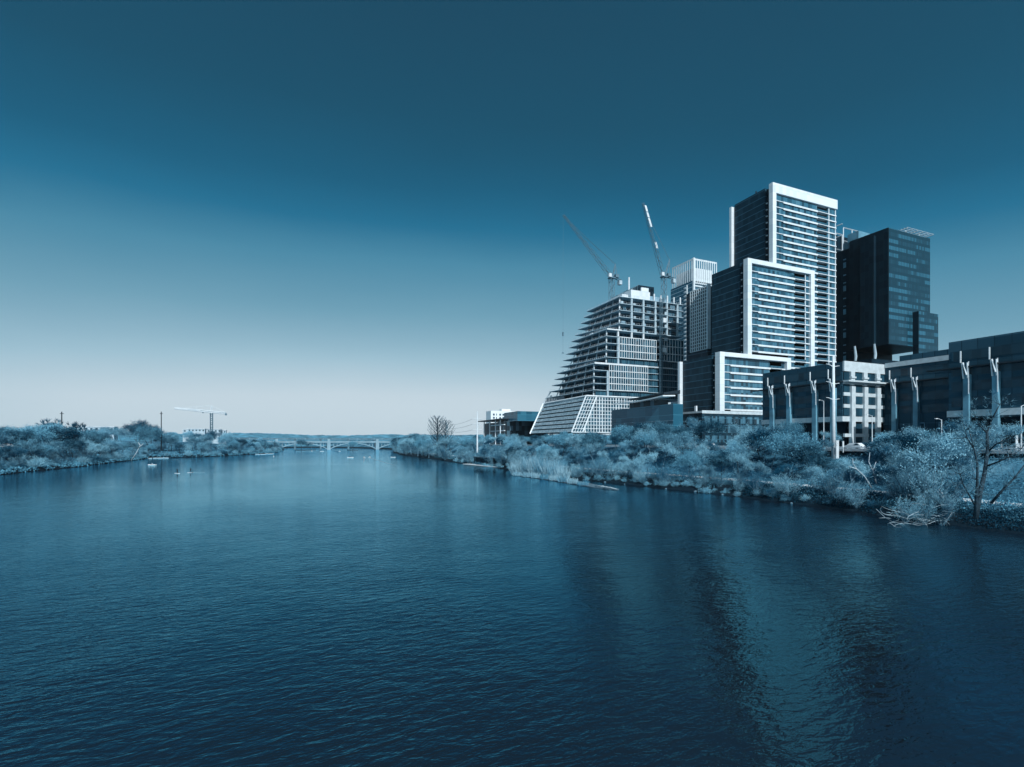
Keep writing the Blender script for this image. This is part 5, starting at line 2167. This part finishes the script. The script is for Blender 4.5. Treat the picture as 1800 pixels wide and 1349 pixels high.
def boat(px, Y, L_, label, people=1, rot=0.0, plabel='', top=None):
    x, y = at(px, Y)
    c, s = math.cos(rot), math.sin(rot)
    T = lambda u, v: (x + u * c - v * s, y + u * s + v * c)
    m = MB()
    secs = []
    for k in range(9):
        t = k / 8
        w_ = L_ * .14 * (math.sin(math.pi * (.08 + .84 * t)) ** .6)
        v = (t - .5) * L_
        lift = .14 * abs(t - .5) * 2
        secs.append([T(-w_, v) + (.28 + lift,), T(-w_ * .7, v) + (-.1,), T(w_ * .7, v) + (-.1,), T(w_, v) + (.28 + lift,), T(w_ * .8, v) + (.16,), T(-w_ * .8, v) + (.16,)])
    vs = [p for sec in secs for p in sec]
    fs = [(k * 6 + j, k * 6 + (j + 1) % 6, (k + 1) * 6 + (j + 1) % 6, (k + 1) * 6 + j) for k in range(8) for j in range(6)]
    fs += [tuple(range(6))[::-1], tuple(range(48, 54))]
    m.add(vs, fs)
    root = thing('rowing_boat', (x, y, 0), label, 'boat')
    m.build('hull', M['white'], root, True)
    for k in range(people):
        u, v = 0, (k - (people - 1) / 2) * 1.3
        p = T(u, v)
        make_person((p[0], p[1], .18), rot, plabel if people == 1 else plabel + (', nearer the bow' if k else ', nearer the stern'), top or M['palecloth'], M['cloth'], sit=True, arms='fwd')
    return root


boat(267.5, 265, 4.0, 'white paddle boat with a seated rower close to the left bank', 1, R(75), 'seated person in pale shirt in the white boat by the left bank')
boat(616, 395, 5.0, 'leftmost white rowing boat of the three in midstream', 2, R(65), 'seated rower in dark top in the leftmost midstream boat', M['cloth'])
boat(640, 388, 5.0, 'middle white rowing boat of the three in midstream with bright wake', 2, R(10), 'seated rower in pale top in the middle midstream boat')
boat(650, 400, 4.0, 'rightmost white boat of the three in midstream', 1, R(-30), 'seated person in the rightmost midstream boat')
boat(481, 420, 3.6, 'lone small white kayak in midstream towards the left bank', 1, R(0), 'seated person in pale top in the lone small kayak')
boat(548, 680, 5.0, 'tiny white boat near the left pier of the arch bridge', 1, R(20), 'tiny seated figure in the boat by the left bridge pier')
boat(566, 660, 5.0, 'long white boat low on the water before the arch bridge', 1, R(80), 'tiny seated figure in the long boat before the bridge')
boat(597, 660, 4.0, 'tiny white boat right of the left bridge pier', 1, R(30), 'tiny seated figure in the boat right of the bridge pier')
boat(691, 400, 4.5, 'white boat moored under trees at the far right bank', 0, R(50))
boat(838, 262, 4.5, 'white skiff beside the end of the pale dock', 0, R(20))

# walkers on the path
for px, dy, top, lab in ((1441, 0, M['cloth'], 'person in dark clothes walking on the bank path, left of a pair'), (1452, .6, M['palecloth'], 'person in pale top walking on the bank path, right of a pair')):
    s = 14.2
    yy = y_on(px, 102.4)
    x = lerp_tab(R_SHORE, yy) + s
    make_person((x, yy, height(x, yy) + .12), R(20), lab, top, M['cloth'], stride=.3, group='walkers on the bank path')

# boat wakes
m = MB()
def wake(mb, pts, w0, w1):
    n = len(pts)
    vs, fs = [], []
    for i, (px, Y) in enumerate(pts):
        x, y = at(px, Y)
        t = i / (n - 1)
        w_ = (w0 + (w1 - w0) * t) * (1 - .8 * t * t)
        vs += [(x - w_, y, .012), (x, y, .07 * (1 - t) + .015), (x + w_, y, .012)]
    for i in range(n - 1):
        for k in range(2): fs.append((i * 3 + k, i * 3 + k + 1, (i + 1) * 3 + k + 1, (i + 1) * 3 + k))
    mb.add(vs, fs)
wake(m, [(650, 385), (662, 340), (680, 290), (696, 260)], .5, .5)
wake(m, [(640, 375), (640, 340), (639, 300)], .9, .3)
wake(m, [(338, 198), (348, 199), (360, 200), (372, 203)], .25, .2)
tag(m.build('water_wake', M['wake']), kind='structure')

# ------------------------------------------------------------------ thin blue river haze
hm = bpy.data.materials.new('river_haze')
hm.use_nodes = True
nt = hm.node_tree
nt.nodes.remove(nt.nodes['Principled BSDF'])
pv = nt.nodes.new('ShaderNodeVolumePrincipled')
pv.inputs['Density'].default_value = .00003
pv.inputs['Color'].default_value = (.80, .95, 1.0, 1)
pv.inputs['Anisotropy'].default_value = 0.0
nt.links.new(pv.outputs[0], nt.nodes['Material Output'].inputs['Volume'])
m = MB().box(-6800, 6800, -900, 6800, -5, 185)
tag(m.build('haze', hm), kind='stuff')
